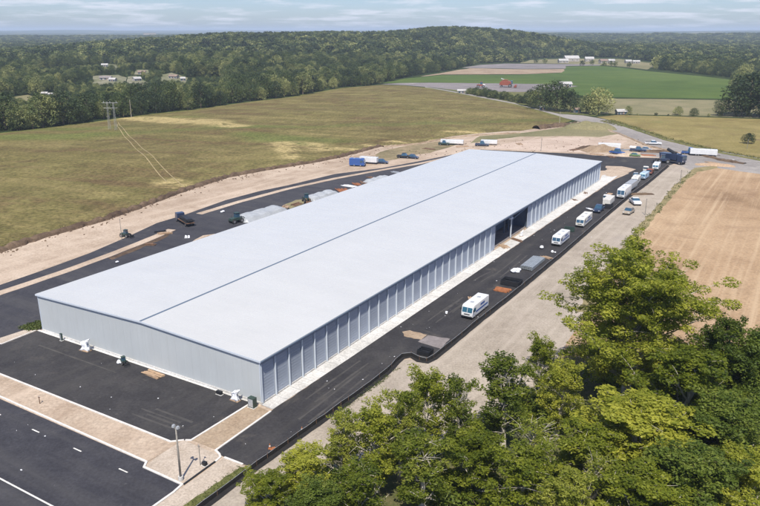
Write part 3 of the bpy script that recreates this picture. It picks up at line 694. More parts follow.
# ------------------------------------------------------------------ silt fence
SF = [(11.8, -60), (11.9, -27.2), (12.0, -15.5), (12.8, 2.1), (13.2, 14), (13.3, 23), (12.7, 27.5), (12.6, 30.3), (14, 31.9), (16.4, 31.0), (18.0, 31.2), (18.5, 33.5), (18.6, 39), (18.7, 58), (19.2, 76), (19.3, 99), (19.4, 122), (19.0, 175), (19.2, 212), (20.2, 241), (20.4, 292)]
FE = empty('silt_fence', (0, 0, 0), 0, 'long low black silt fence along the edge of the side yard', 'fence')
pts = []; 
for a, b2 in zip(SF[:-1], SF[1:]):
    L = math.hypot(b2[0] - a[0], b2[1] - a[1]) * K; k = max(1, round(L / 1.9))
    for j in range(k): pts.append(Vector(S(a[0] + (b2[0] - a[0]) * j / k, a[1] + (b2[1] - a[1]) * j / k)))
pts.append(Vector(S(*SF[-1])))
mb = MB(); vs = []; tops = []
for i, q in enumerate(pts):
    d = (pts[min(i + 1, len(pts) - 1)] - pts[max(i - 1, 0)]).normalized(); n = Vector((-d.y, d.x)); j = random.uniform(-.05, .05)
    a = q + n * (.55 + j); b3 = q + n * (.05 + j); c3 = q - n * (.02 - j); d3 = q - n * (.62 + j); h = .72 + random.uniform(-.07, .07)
    vs += [(a.x, a.y, .075), (b3.x, b3.y, .12), (b3.x, b3.y, h), (c3.x, c3.y, h), (c3.x, c3.y, .12), (d3.x, d3.y, .075)]; tops.append((q.x, q.y, h))  # upright cloth, plus flat black strips painting the fence's shade on the ground
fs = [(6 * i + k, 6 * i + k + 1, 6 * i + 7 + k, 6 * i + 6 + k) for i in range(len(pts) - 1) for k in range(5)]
mb.add(vs, fs).build('fabric_and_shade', M['fabric_and_shade'], FE)
pmesh = MB().box((0, 0, .45), (.05, .05, .9)).mesh('post'); pmesh.materials.append(M['wooddark'])
for q in pts[:290]: link_mesh('post', pmesh, None, FE, (q.x, q.y, 0))
MB().tube(tops, .022, 4).build('top_cord', M['silver'], FE)

# ------------------------------------------------------------------ foliage generators
def leaves_mesh(name, C, Nrm, size, tint, m):
    n = len(C); up = np.tile([0, 0, 1.], (n, 1)); Nrm = Nrm / (np.linalg.norm(Nrm, axis=1, keepdims=True) + 1e-9)
    a = np.cross(Nrm, rng.normal(size=(n, 3))); a /= np.linalg.norm(a, axis=1, keepdims=True) + 1e-9; b = np.cross(Nrm, a)
    sz = size[:, None]; V = np.stack([C - a * sz, C - b * sz * .55, C + a * sz, C + b * sz * .55], 1).reshape(-1, 3)
    me = bpy.data.meshes.new(name); me.vertices.add(4 * n); me.vertices.foreach_set('co', V.astype(np.float32).ravel())
    me.loops.add(4 * n); me.loops.foreach_set('vertex_index', np.arange(4 * n, dtype=np.int32))
    me.polygons.add(n); me.polygons.foreach_set('loop_start', np.arange(0, 4 * n, 4, dtype=np.int32))
    try: me.polygons.foreach_set('loop_total', np.full(n, 4, dtype=np.int32))
    except Exception: pass
    at = me.attributes.new('tint', 'FLOAT', 'POINT'); at.data.foreach_set('value', np.repeat(tint, 4).astype(np.float32))
    me.update(calc_edges=True); me.validate(); me.materials.append(m); return me
def clump_leaves(centers, rad, per, lsize, flat=.75, upb=.5, tintc=None):
    centers = np.array(centers); rad = np.array(rad); n = len(centers)
    per = np.maximum(6, (per * (rad / rad.mean()) ** 2).astype(int)); idx = np.repeat(np.arange(n), per); T = len(idx)
    d = rng.normal(size=(T, 3)); d /= np.linalg.norm(d, axis=1, keepdims=True); rr = rng.uniform(.35, 1.08, T) ** .6
    off = d * (rad[idx] * rr)[:, None]; off[:, 2] *= flat
    C = centers[idx] + off; N = d * .8 + rng.normal(size=(T, 3)) * .55; N[:, 2] += upb
    tc = rng.uniform(0, 1, n) if tintc is None else tintc
    tint = np.clip(tc[idx] * .7 + rng.uniform(0, 1, T) * .45 - .05, 0, 1)
    return C, N, lsize * rng.uniform(.45, 1.5, T), tint
def big_tree(seed, h, crad, base=.3, limbs=16, per=230, ls=.15, cs=1.2, leaf='leaf_lime', bark='bark_pale', spread=1.0, dropout=0., twigs=8, elev=.85):
    """trunk (with its limbs) and crown meshes of one broadleaf tree; real twigs carry the clumps"""
    r = random.Random(seed); tr = MB(); cent = []; crr = []
    tp = []; lean = Vector((r.uniform(-.06, .06), r.uniform(-.06, .06), 1)); r0 = .02 * h + .05
    for i in range(9):
        u = i / 8; tp.append(Vector((lean.x * h * u + r.uniform(-.12, .12) * u * 2, lean.y * h * u + r.uniform(-.12, .12) * u * 2, h * .93 * u)))
    tr.tube(tp, [r0 * (1.25 if i == 0 else 1 - .9 * i / 8) for i in range(9)], 7)
    def along(P, u): k = u * (len(P) - 1); i = min(int(k), len(P) - 2); return P[i].lerp(P[i + 1], k - i)
    for i in range(limbs):
        u = base + (.97 - base) * ((i + r.random() * .8) / limbs); az = i * 2.4 + r.uniform(-.5, .5)
        prof = math.sin(math.pi * min(1, max(.06, (u - base * .6) / (1.10 - base * .6)))) ** .5
        L = crad * prof * r.uniform(.68, 1.03) * spread; st = along(tp, u); el = elev + (1.35 - elev) * u + r.uniform(-.2, .2)
        dr = Vector((math.cos(az) * math.cos(el), math.sin(az) * math.cos(el), math.sin(el))); P = [st]
        for k in range(1, 6):
            dr = (dr + Vector((r.uniform(-.2, .2), r.uniform(-.2, .2), r.uniform(-.06, .14)))).normalized(); P.append(P[-1] + dr * L / 5)
        rb = r0 * (1 - .8 * u) * .45 + .02
        tr.tube(P, [rb * (1 - .82 * k / 5) for k in range(6)], 5, cap=False)
        bare = r.random() < dropout
        for k in range(twigs):
            v = .22 + .78 * (k + r.random()) / twigs; s0 = along(P, min(v, 1)); a2 = az + r.choice((-1, 1)) * r.uniform(.3, 1.5); e2 = r.uniform(-.05, 1.35)
            l2 = L * .38 * r.uniform(.5, 1.25) + .25; d2 = Vector((math.cos(a2) * math.cos(e2), math.sin(a2) * math.cos(e2), math.sin(e2)))
            mid = s0 + d2 * l2 * .5 + Vector((0, 0, .05 * l2)); e = s0 + d2 * l2
            tr.tube([s0, mid, e], [rb * .35, rb * .25, .008], 3, cap=False)
            if bare or r.random() < dropout * .5: continue
            for q in range(3):
                w2 = .45 + .28 * q; cent.append(s0.lerp(e, w2) + Vector((r.gauss(0, .3), r.gauss(0, .3), r.gauss(.1, .2))) * cs); crr.append(cs * r.uniform(.35, 1.0))
        if not bare: cent.append(P[-1]); crr.append(cs * r.uniform(.6, 1.0))
    cent.append(tp[-1] + Vector((0, 0, .1))); crr.append(cs * .8)
    C, N, sz, ti = clump_leaves([tuple(c) for c in cent], crr, per, ls, flat=1.0, upb=.25)
    zt = np.percentile(C[:, 2], 99.7); wr = np.percentile(np.hypot(C[:, 0], C[:, 1]), 96)
    crown = leaves_mesh('crown', C, N, sz, ti, M[leaf]); trunk = tr.mesh('trunk'); trunk.materials.append(M[bark]); trunk.shade_smooth()
    print('tree', seed, len(C), zt, wr)
    return trunk, crown, zt, wr
def topz(py, D):                 # height of a top seen at row py at survey distance D
    r = ray(380, py); return CAMH + r[2] * (D * K / r[1])
PROT = {}
def proto(kind):
    if kind in PROT: return PROT[kind]
    a = {'giant': dict(seed=11, h=20, crad=9.4, base=.2, elev=.55, limbs=40, per=92, ls=.12, cs=.82, leaf='leaf_lime', bark='bark_pale', twigs=9),
         'lime': dict(seed=12, h=12, crad=4.6, base=.16, limbs=24, per=62, ls=.105, cs=.56, leaf='leaf_lime', dropout=.14, bark='bark_pale'),
         'mid': dict(seed=13, h=12, crad=4.3, base=.14, limbs=24, per=52, ls=.105, cs=.54, leaf='leaf_mid', dropout=.14, bark='bark_pale'),
         'dark': dict(seed=14, h=12, crad=4.6, base=.12, limbs=24, per=62, ls=.105, cs=.66, leaf='leaf_dark', bark='bark'),
         'sparse': dict(seed=15, h=12, crad=3.3, base=.22, limbs=26, per=34, ls=.105, cs=.5, leaf='leaf_mid', bark='bark_pale', dropout=.15, twigs=6),
         'sparse2': dict(seed=25, h=12, crad=3.4, base=.2, limbs=26, per=34, ls=.105, cs=.5, leaf='leaf_lime', bark='bark_pale', dropout=.2, twigs=6),
         'thin': dict(seed=16, h=12, crad=3.2, base=.2, limbs=24, per=12, ls=.11, cs=.45, leaf='leaf_mid', bark='bark_pale', dropout=.4, twigs=6),
         'olive': dict(seed=17, h=12, crad=4.2, base=.14, limbs=24, per=52, ls=.105, cs=.54, leaf='leaf_lime', dropout=.14, bark='bark_pale')}[kind]
    PROT[kind] = big_tree(**a); return PROT[kind]
NEAR = [  # top px x, top px y, survey distance, crown width px, kind, label
 (643, 247, 116, 138, 'giant', 'tallest broad lime green tree standing left of the bare brown field'),
 (722, 316, 106, 52, 'mid', 'round green tree just right of the tallest tree'),
 (753, 334, 103, 66, 'dark', 'dark green tree at the right edge beside the bare field'),
 (690, 352, 99, 92, 'olive', 'broad olive green tree below the right side of the tallest tree'),
 (546, 337, 112, 34, 'sparse2', 'small feathery yellow green tree alone on the gravel strip edge'),
 (508, 364, 99, 60, 'sparse', 'open crowned tree with pale trunk in front of the gravel strip'),
 (562, 360, 104, 42, 'sparse2', 'slim airy yellow green tree left of the tallest tree'),
 (401, 386, 93, 44, 'sparse', 'slim thin leaved tree near the silt fence, left of a matching pair'),
 (433, 369, 96, 46, 'sparse2', 'tall slim thin leaved tree rising over the gravel strip'),
 (463, 382, 95, 40, 'sparse', 'slim sparse tree right of the taller thin leaved tree'),
 (472, 432, 87, 66, 'lime', 'bright lime leafed tree at the bottom middle of the view'),
 (376, 410, 89, 56, 'sparse2', 'leafy mid green tree behind the lowest left trees'),
 (338, 418, 91, 44, 'sparse', 'rounded green tree leaning over the gravel by the black fence'),
 (303, 446, 87, 56, 'sparse2', 'low bushy green tree nearest to the black fence'),
 (263, 476, 83, 50, 'olive', 'lowest leftmost bushy tree at the bottom edge'),
 (648, 404, 88, 120, 'lime', 'wide bright lime tree mass at the bottom right'),
 (592, 424, 86, 76, 'olive', 'yellow green tree left of the wide lime tree'),
 (722, 398, 91, 84, 'dark', 'dark green tree with gaps right of the wide lime tree'),
 (762, 400, 95, 70, 'mid', 'green tree cut by the right edge of the view'),
 (540, 420, 88, 62, 'thin', 'half bare tree with white trunk and branches in the middle of the copse'),
 (425, 444, 82, 66, 'sparse', 'dense green tree at the bottom edge left of the lime one'),
 (596, 452, 79, 34, 'thin', 'small bare twigged sapling at the bottom edge'),
 (706, 450, 78, 90, 'dark', 'dark shaded tree at the bottom right corner'),
 (650, 470, 76, 96, 'lime', 'low lime green tree at the very bottom right of centre'),
 (356, 462, 80, 60, 'sparse2', 'low yellow green tree at the bottom edge left of centre'),
 (520, 448, 80, 70, 'sparse2', 'green tree at the bottom edge right of the lime one'),
 (760, 455, 79, 70, 'olive', 'yellow green tree filling the bottom right corner'),
 (566, 470, 76, 60, 'mid', 'small dark tree at the bottom edge between the saplings'),
 (310, 486, 76, 56, 'dark', 'small dark green tree at the bottom edge by the fence'),
]
kn = {'giant': 'broadleaf_tree', 'thin': 'bare_branched_tree'}
for i, (x, y, D, wpx, kind, lab) in enumerate(NEAR):
    tm, cm, h0, c0 = proto(kind); z = topz(y, D); rr = ray(x, y); X = rr[0] * D * K / rr[1]
    sc = z / h0; wid = wpx / FPX * D * K * .5 / rr[1] / c0
    e = empty(kn.get(kind, 'broadleaf_tree'), (X, D * K, 0), i * 1.7, lab, 'tree', 'trees of the copse in the foreground')
    e.scale = (wid, wid, sc)
    link_mesh('trunk', tm, None, e); link_mesh('crown', cm, None, e)

# shrubs under the copse
shr = []
for k, lf in enumerate(('leaf_lime', 'leaf_mid', 'leaf_dark')):
    cc = [(random.gauss(0, .8), random.gauss(0, .8), random.uniform(.3, 1.5)) for _ in range(16)]
    C, N, sz, ti = clump_leaves(cc, [random.uniform(.4, .8) for _ in cc], 90, .12)
    shr.append(leaves_mesh('foliage', C, N, sz, ti, M[lf]))
stm = MB()
for k in range(6): a = k * 1.05; stm.tube([(0, 0, 0), (math.cos(a) * .4, math.sin(a) * .4, .6), (math.cos(a) * .9, math.sin(a) * .9, 1.3)], [.04, .03, .01], 4)
stmm = stm.mesh('stems'); stmm.materials.append(M['bark'])
under = PX([(300, 475), (370, 440), (440, 425), (520, 410), (560, 380), (610, 352), (680, 360), (760, 380), (860, 400), (860, 560), (280, 560)])
k = 0; tries = 0
while k < 70 and tries < 5000:
    tries += 1; x = random.uniform(-30, 60); y = random.uniform(50, 92)
    if not inpoly([x], [y], under)[0]: continue
    e = empty('shrub', (x, y, 0), random.uniform(0, 6), 'low shrub in the undergrowth beneath the foreground trees', 'shrub', 'shrubs in the undergrowth of the copse', random.uniform(.8, 1.9))
    link_mesh('stems', stmm, None, e); link_mesh('foliage', shr[k % 3], None, e); k += 1

# ------------------------------------------------------------------ woods
def far_crown(seed, n, ls, lobes=14, tall=1.0):
    r = random.Random(seed); cc = []; ra = []
    for i in range(lobes):
        a = i * 2.4 + r.uniform(-.4, .4); u = (i + r.random()) / lobes; q = r.uniform(.7, 1.05)
        z = .14 + .76 * u; rad = .34 * math.sin(math.pi * (.22 + .74 * u)) ** .6
        cc.append((math.cos(a) * rad * q, math.sin(a) * rad * q, z * tall)); ra.append(r.uniform(.11, .19))
    cc.append((0, 0, .9 * tall)); ra.append(.13); cc.append((0, 0, .5 * tall)); ra.append(.25)
    C, N, sz, ti = clump_leaves(cc, ra, n // len(cc), ls, flat=.85, upb=.35)
    return leaves_mesh('crown', C, N, sz, ti, M['leaf_far'])     # unit tree: height 1
HI = [far_crown(100 + i, 2600, .024, 24) for i in range(6)]
LO = [far_crown(200 + i, 420, .058, 13) for i in range(5)]
tk = MB().tube([(0, 0, 0), (.01, 0, .25), (-.005, .01, .75)], [.028, .02, .006], 6)
for k in range(5): a = k * 1.3; tk.tube([(0, 0, .25 + .08 * k), (math.cos(a) * .22, math.sin(a) * .22, .45 + .09 * k)], [.012, .004], 4)
tkm = tk.mesh('trunk'); tkm.materials.append(M['bark'])

GRN2 = [MEADOW, SITE, FLAT] + CLEAR
def free(X, Y):
    k = np.ones(X.shape, bool)
    for p in GRN2: k &= ~inpoly(X, Y, p)
    k &= fieldmask(X, Y) < .3
    ang = np.abs(np.arctan2(X, Y)); k &= ang < R(37)
    return k
def scatter(d0, d1, step, jit=.42):
    xs = np.arange(-d1 * .62, d1 * .62, step); ys = np.arange(d0 * .8, d1, step); X, Y = np.meshgrid(xs, ys)
    X = (X + rng.uniform(-jit, jit, X.shape) * step).ravel(); Y = (Y + rng.uniform(-jit, jit, Y.shape) * step).ravel()
    D = np.hypot(X, Y); k = (D >= d0) & (D < d1) & (Y > 120); X, Y = X[k], Y[k]; k = free(X, Y); return X[k], Y[k]
X1, Y1 = scatter(250, 1000, 8.4); X2, Y2 = scatter(1000, 2200, 9.5); X3, Y3 = scatter(2200, 4200, 15.0)
print('woods', len(X1), len(X2), len(X3))
def standheight(X, Y): return 10.2 + 2.0 * rolls(X, Y, 120, 41) + rng.normal(0, 1.8, X.shape) + 5 * (rng.random(X.shape) < .12)
H1 = np.clip(standheight(X1, Y1), 5, 17)
ed = edgedist(X1, Y1, MEADOW); order = np.argsort(ed + np.hypot(X1, Y1) * .02 + np.where(np.abs(np.arctan2(X1, Y1)) > R(29.5), 1e4, 0))
NI = 225; ind = order[:NI]; rest = np.setdiff1d(np.arange(len(X1)), ind)
for cpoly in CLEAR[:4] + CLEAR[5:7]:            # young low growth on the near side of the woodland lots
    cc = np.mean(np.array(cpoly), 0); dc = np.hypot(*cc); ac = math.atan2(*cc); pr_ = max(math.hypot(p[0] - cc[0], p[1] - cc[1]) for p in cpoly)
    D_ = np.hypot(X1, Y1); k_ = (np.abs(np.arctan2(X1, Y1) - ac) < .8 * pr_ / dc) & (D_ > dc - 190) & (D_ < dc + 10); H1 = np.where(k_, np.minimum(H1, np.clip(3.5 + (dc - D_) * .033, 3.5, 9)), H1)
hi_objs = []; gx0 = 0
def wood_tree(X, Y, H, cm, lab, grp, asp=1.0, name='woodland_tree'):
    z = float(hgt(np.array([X]), np.array([Y]))[0])
    e = empty(name, (X, Y, z), random.uniform(0, 6.28), lab, 'tree', grp); e.scale = (H * asp, H * asp, H)
    t = link_mesh('trunk', tkm, None, e); c = link_mesh('crown', cm, None, e); return e, c
for j, i in enumerate(ind):
    px = 380 + X1[i] / Y1[i] * 706
    for lim, lab, g in ((60, 'leafy front row tree of the woods at the far left end of the meadow', 'front row trees, far left end'),
                        (125, 'leafy front row tree of the woods behind the twin mast power tower', 'front row trees behind the power tower'),
                        (190, 'leafy front row tree of the woods behind the pale straw band', 'front row trees behind the straw band'),
                        (270, 'leafy front row tree of the woods along the middle meadow edge', 'front row trees, middle of the meadow edge'),
                        (340, 'leafy front row tree of the woods where the meadow climbs', 'front row trees where the meadow climbs'),
                        (9999, 'leafy front row tree of the woods at the hill end of the meadow', 'front row trees at the hill end')):
        if px < lim: break
    e, c = wood_tree(X1[i], Y1[i], H1[i] * 1.05, HI[j % 6], lab, g, random.uniform(.95, 1.25))
    if j < 6: hi_objs.append(c)
lo_objs = []
for j in range(5):
    i = 40 * j + 5
    e, c = wood_tree(X2[i], Y2[i], 10, LO[j], 'small distant tree within the wooded hills', 'distant woodland trees'); lo_objs.append(c)

def forest(name, X, Y, H, objs, asp=(1.0, 1.3)):
    n = len(X); Z = hgt(X, Y) - .2
    me = bpy.data.meshes.new(name); me.vertices.add(n); me.vertices.foreach_set('co', np.stack([X, Y, Z], -1).astype(np.float32).ravel())
    a = rng.uniform(*asp, n)
    for an, val in (('sx', H * a), ('sz', H), ('rz', rng.uniform(0, 6.28, n)), ('pk', rng.integers(0, len(objs), n).astype(float))):
        at = me.attributes.new(an, 'FLOAT', 'POINT'); at.data.foreach_set('value', np.asarray(val, np.float32))
    o = link_mesh(name, me, M['leaf_far'])
    ng = bpy.data.node_groups.new(name, 'GeometryNodeTree')
    ng.interface.new_socket('Geometry', in_out='INPUT', socket_type='NodeSocketGeometry'); ng.interface.new_socket('Geometry', in_out='OUTPUT', socket_type='NodeSocketGeometry')
    N = ng.nodes; Lk = ng.links; gi = N.new('NodeGroupInput'); go = N.new('NodeGroupOutput'); jn = N.new('GeometryNodeJoinGeometry')
    for ob in reversed(objs):
        oi = N.new('GeometryNodeObjectInfo'); oi.inputs['Object'].default_value = ob; oi.inputs['As Instance'].default_value = True; oi.transform_space = 'ORIGINAL'
        Lk.new(oi.outputs['Geometry'], jn.inputs[0])
    def att(nm): q = N.new('GeometryNodeInputNamedAttribute'); q.data_type = 'FLOAT'; q.inputs['Name'].default_value = nm; return q.outputs['Attribute']
    cs = N.new('ShaderNodeCombineXYZ'); sxo = att('sx'); Lk.new(sxo, cs.inputs[0]); Lk.new(sxo, cs.inputs[1]); Lk.new(att('sz'), cs.inputs[2])
    cr2 = N.new('ShaderNodeCombineXYZ'); Lk.new(att('rz'), cr2.inputs[2])
    ip = N.new('GeometryNodeInstanceOnPoints'); Lk.new(gi.outputs[0], ip.inputs['Points']); Lk.new(jn.outputs[0], ip.inputs['Instance'])
    ip.inputs['Pick Instance'].default_value = True; f2i = N.new('FunctionNodeFloatToInt'); Lk.new(att('pk'), f2i.inputs[0]); Lk.new(f2i.outputs[0], ip.inputs['Instance Index'])
    Lk.new(cs.outputs[0], ip.inputs['Scale'])
    try:
        e2r = N.new('FunctionNodeEulerToRotation'); Lk.new(cr2.outputs[0], e2r.inputs[0]); Lk.new(e2r.outputs[0], ip.inputs['Rotation'])
    except Exception: Lk.new(cr2.outputs[0], ip.inputs['Rotation'])
    Lk.new(ip.outputs[0], go.inputs[0]); mo = o.modifiers.new('scatter', 'NODES'); mo.node_group = ng
    tag(o, kind='stuff'); return o
H1r = H1[rest]
tag(forest('near_woods', X1[rest], Y1[rest], H1r, hi_objs), 'mixed green woods behind the meadow', 'woods')
tag(forest('hill_woods', X2, Y2, np.clip(standheight(X2, Y2), 6, 14) * 1.15, lo_objs, (1.15, 1.5)), 'dense woods covering the low hills beyond', 'woods')
tag(forest('far_woods', X3, Y3, np.clip(standheight(X3, Y3), 6, 14) * 1.2, lo_objs, (1.7, 2.4)), 'dark distant woods reaching towards the horizon', 'woods')

# hedges, isolated trees
def ptree(x, y, hpx, asp, cm, lab, name='field_tree', grp=None):
    X, Y = G(x, y); H = hpx / FPX * Y * 1.08; return wood_tree(X, Y, H, cm, lab, grp, asp, name)
IS = [(598, 114, 24, 1.4, 'round dark tree beside the lane where it bends'), (586, 113.5, 17, 1.1, 'smaller dark tree touching the left of the round tree by the lane'),
      (556, 111, 28, 1.35, 'tallest dark tree of the clump left of the lane'), (541, 108.5, 22, 1.5, 'dark tree on the left side of the clump by the lane'), (570, 112, 20, 1.1, 'dark tree on the right side of the clump by the lane'), (530, 106, 15, 1.2, 'low dark tree at the left end of the clump by the lane'),
      (748, 116, 39, 1.5, 'big olive tree at the right edge beyond the dry meadow'), (722, 116, 17, 1.2, 'small dark round tree left of the big olive tree'), (741, 116.5, 18, 1.2, 'small dark round tree under the big olive tree'), (760, 117, 26, 1.3, 'tree cut by the right edge beyond the dry meadow'),
      (748, 143.5, 10, 1.5, 'small lone tree on the dry meadow by the lane'),
      (678, 115, 8, 1.4, 'small bush on the dry strip, left one of two'), (694, 115.5, 7, 1.5, 'small bush on the dry strip, right one of two'), (628, 114.5, 8, 1.2, 'small bush beside the white building by the lane')]
for k, a in enumerate(IS):
    e, c = ptree(a[0], a[1], a[2], a[3], HI[k % 6], a[4])
hm = []
for k in range(34):     # hedge row behind the lane
    u = k / 33; x = 468 + u * 62 + random.uniform(-1.5, 1.5); y = 93.6 + u * 10.5 + random.uniform(-.6, .6)
    ptree(x, y, random.uniform(4.5, 8), random.uniform(1.1, 1.5), HI[k % 6], 'low green bush in the hedge row along the lane', 'hedge_bush', 'bushes of the hedge row along the lane')
for k, (x, y) in enumerate([(582, 65.5), (592, 64.8), (604, 66), (611, 66), (615, 66.4), (536, 63), (545, 63.5), (629, 67)]):
    ptree(x, y, 4.5, 1.4, LO[k % 5], 'small bush beside the distant houses beyond the green field', 'hedge_bush', 'bushes beside the distant houses')
for k in range(12):
    x = 597 + k * 14 + random.uniform(-3, 3); ptree(x, 115 + k * .15, random.uniform(1.5, 3), 1.8, LO[k % 5], 'low scrub bush on the boundary of the dry meadow', 'scrub_bush', 'scrub on the meadow boundary')
# tufts on the field margin
def tufts(name, poly, n, size, m, lab):
    xs = [p[0] for p in poly]; ys = [p[1] for p in poly]; X = rng.uniform(min(xs), max(xs), n * 6); Y = rng.uniform(min(ys), max(ys), n * 6)
    k = inpoly(X, Y, poly); X, Y = X[k][:n], Y[k][:n]; T = 9
    C = np.stack([np.repeat(X, T) + rng.normal(0, size, len(X) * T), np.repeat(Y, T) + rng.normal(0, size, len(X) * T), np.abs(rng.normal(size * .6, size * .4, len(X) * T))], -1)
    N = rng.normal(size=C.shape); N[:, 2] = np.abs(N[:, 2]) * .6
    me = leaves_mesh(name, C, N, np.full(len(C), size * .55), rng.uniform(0, 1, len(C)), m); tag(link_mesh(name, me, None), lab, 'grass', kind='stuff')
M['tuft'] = leaf_mat('tuft_grass', (.10, .10, .03), (.20, .18, .07), (.38, .31, .15), .2)
M['tuft_green'] = leaf_mat('tuft_green', (.05, .075, .018), (.10, .125, .035), (.22, .20, .08), .2)
tufts('margin_tufts', PX([(688, 172), (697, 172), (683, 184), (662, 209), (645, 229), (628, 252), (612, 275), (604, 272), (618, 252), (634, 232), (652, 211), (676, 184)]), 420, .35, M['tuft_green'], 'rough grass tufts between the gravel strip and the bare field')
tufts('verge_tufts', SS([(9.5, -17), (11.7, -16.2), (11.6, -45), (9, -45)]), 500, .12, M['tuft_green'], 'short grass on the verge beside the black fence')
tufts('fence_tufts', SS([(12.6, 2), (13.4, 12), (13.6, 24), (14.8, 26), (14.6, 12), (13.6, 2)]), 300, .13, M['tuft_green'], 'weeds growing along the outside of the black fence')
tufts('wall_weeds', SS([(-71, -2), (-66.6, -1), (-66.8, 9), (-69.5, 6)]), 260, .32, M['tuft_green'], 'green weeds at the left front corner of the warehouse')
tufts('gravel_weeds', PX([(545, 360), (600, 340), (640, 345), (640, 372), (560, 385)]), 380, .3, M['tuft'], 'dry weeds on the gravel beside the copse')
tufts('bank_tufts', PX([(600, 121.5), (640, 131.2), (665, 139.3), (710, 150), (760, 159.5), (760, 158.5), (710, 148.5), (665, 137), (640, 128.5), (612, 120)]), 500, .45, M['tuft_green'], 'grass tufts on the bank above the lane')
tufts('meadow_edge_tufts', [tuple(Vector(p)) for p in PX(bank[:12] + [(380, 143.5), (340, 154.5), (310, 160.5), (265, 167.5), (227, 174.5), (190, 185.5), (140, 203.5), (100, 217), (50, 230.5), (0, 246), (-60, 267), (-150, 297)])], 1500, .35, M['tuft'], 'dry grass on the lip of the eroded bank')

# ------------------------------------------------------------------ vehicles
def wheel(parent, x, y, r, w, mt='tyre'):
    o = MB().tube([(-w / 2, 0, 0), (-w / 2 + .03, 0, 0), (w / 2 - .03, 0, 0), (w / 2, 0, 0)], [r * .93, r, r, r * .93], 16).build('wheel', M['tyre'], parent, loc=(x, y, r))
    MB().tube([(-w / 2 - .02, 0, 0), (w / 2 + .02, 0, 0)], r * .55, 10).build('rim', M['rim'], o); return o
def coach(L=9.5, W=2.5, H=3.0, body='white', glass='glass_teal', stripe=True, roofm=None):
    """box bodied van: front at -y"""
    e = empty('box_van', (0, 0, 0), 0)
    pr = [(-L / 2, .45), (-L / 2, 1.25), (-L / 2 + .35, H - .35), (-L / 2 + .65, H - .05), (-L / 2 + 1.0, H), (L / 2 - .1, H), (L / 2, H - .12), (L / 2, .5), (L / 2 - .1, .42), (-L / 2 + .1, .4)]
    MB().prism(pr, -W / 2, W / 2).build('body', M[body], e, bevel=.05)
    # windscreen lies on the sloping front
    ws = MB(); 
    a0, z0, a1, z1 = -L / 2 + .05, 1.40, -L / 2 + .34, H - .4
    for sx in (-1, 1):
        ws = MB(); x0, x1 = (sx * .04, sx * (W / 2 - .14))
        ws.add([(x0, a0 - .03, z0), (x1, a0 - .03, z0), (x1, a1 - .03, z1), (x0, a1 - .03, z1), (x0, a0 + .04, z0), (x1, a0 + .04, z0), (x1, a1 + .04, z1), (x0, a1 + .04, z1)],
               [(0, 1, 2, 3), (7, 6, 5, 4), (0, 4, 5, 1), (1, 5, 6, 2), (2, 6, 7, 3), (3, 7, 4, 0)]); ws.build('windscreen', M[glass], e)
    for sx in (-1, 1):
        MB().box((sx * (W / 2 + .008), -L / 2 + 1.15, 1.85), (.03, .95, .8)).build('side_window', M[glass], e)
        MB().box((sx * (W / 2 + .18), -L / 2 + .25, 1.9), (.2, .12, .45)).build('mirror', M['black'], e, bevel=.03)
        MB().box((sx * (W / 2 - .32), -L / 2 - .01, .82), (.36, .06, .2)).build('headlight', M['lamp_glass'], e, bevel=.02)
        for y in (-L / 2 + 1.5, L / 2 - 1.9): wheel(e, sx * (W / 2 - .16), y, .46, .3)
        if stripe:
            MB().box((sx * (W / 2 + .006), .6, 1.25), (.016, L * .72, .35)).box((sx * (W / 2 + .006), .9, 2.05), (.016, L * .26, .45)).build('side_graphic', M['blue'], e)
    MB().box((0, -L / 2 - .06, .52), (W - .04, .18, .26)).build('bumper', M['black'], e, bevel=.04)
    MB().box((0, -L / 2 + .02, 1.0), (W * .5, .06, .22)).build('grille', M['black'], e)
    for k in range(2): MB().box((0, -L * .2 + k * L * .4, H + .05), (.7, .7, .12)).build('roof_vent', M['silver'], e, bevel=.03)
    return e
def car(L=4.5, W=1.8, H=1.45, body='white', kind='car'):
    e = empty('parked_car' if kind == 'car' else 'pickup_truck', (0, 0, 0), 0)
    if kind == 'car':
        lo = [(-L / 2, .35), (-L / 2 + .03, .7), (-L * .24, .88), (L * .3, .92), (L / 2, .82), (L / 2, .35)]
        cb = [(-L * .24, .86), (-L * .08, H), (L * .22, H), (L * .40, .9)]
    else:
        lo = [(-L / 2, .45), (-L / 2 + .03, .95), (-L * .22, 1.08), (L / 2, 1.05), (L / 2, .45)]
        cb = [(-L * .22, 1.05), (-L * .10, H), (L * .12, H), (L * .17, 1.05)]
    MB().prism(lo, -W / 2, W / 2).build('body', M[body], e, bevel=.07)
    mb = MB(); n = len(cb); k = .86; vs = []
    for sx in (-1, 1):
        for (a, z) in cb: vs.append((sx * W / 2 * (.97 if z < 1.1 else .80), a, z))
    mb.add(vs, [tuple(range(n)), tuple(range(n, 2 * n))[::-1]] + [(i, i + n, (i + 1) % n + n, (i + 1) % n) for i in range(n)])
    mb.build('cabin', M['glass'], e, bevel=.02)
    MB().box((0, (cb[1][0] + cb[2][0]) / 2, H + .01), (W * .78, cb[2][0] - cb[1][0] + .05, .05)).build('roof', M[body], e, bevel=.02)
    if kind != 'car': MB().box((0, L * .33, 1.06), (W * .82, L * .28, .05)).build('truck_bed', M['black'], e)
    for sx in (-1, 1):
        MB().box((sx * (W / 2 - .28), -L / 2 + .01, .66 if kind == 'car' else .8), (.36, .08, .14)).build('headlight', M['lamp_glass'], e)
        for y in (-L * .31, L * .31): wheel(e, sx * (W / 2 - .1), y, .34, .22)
    return e
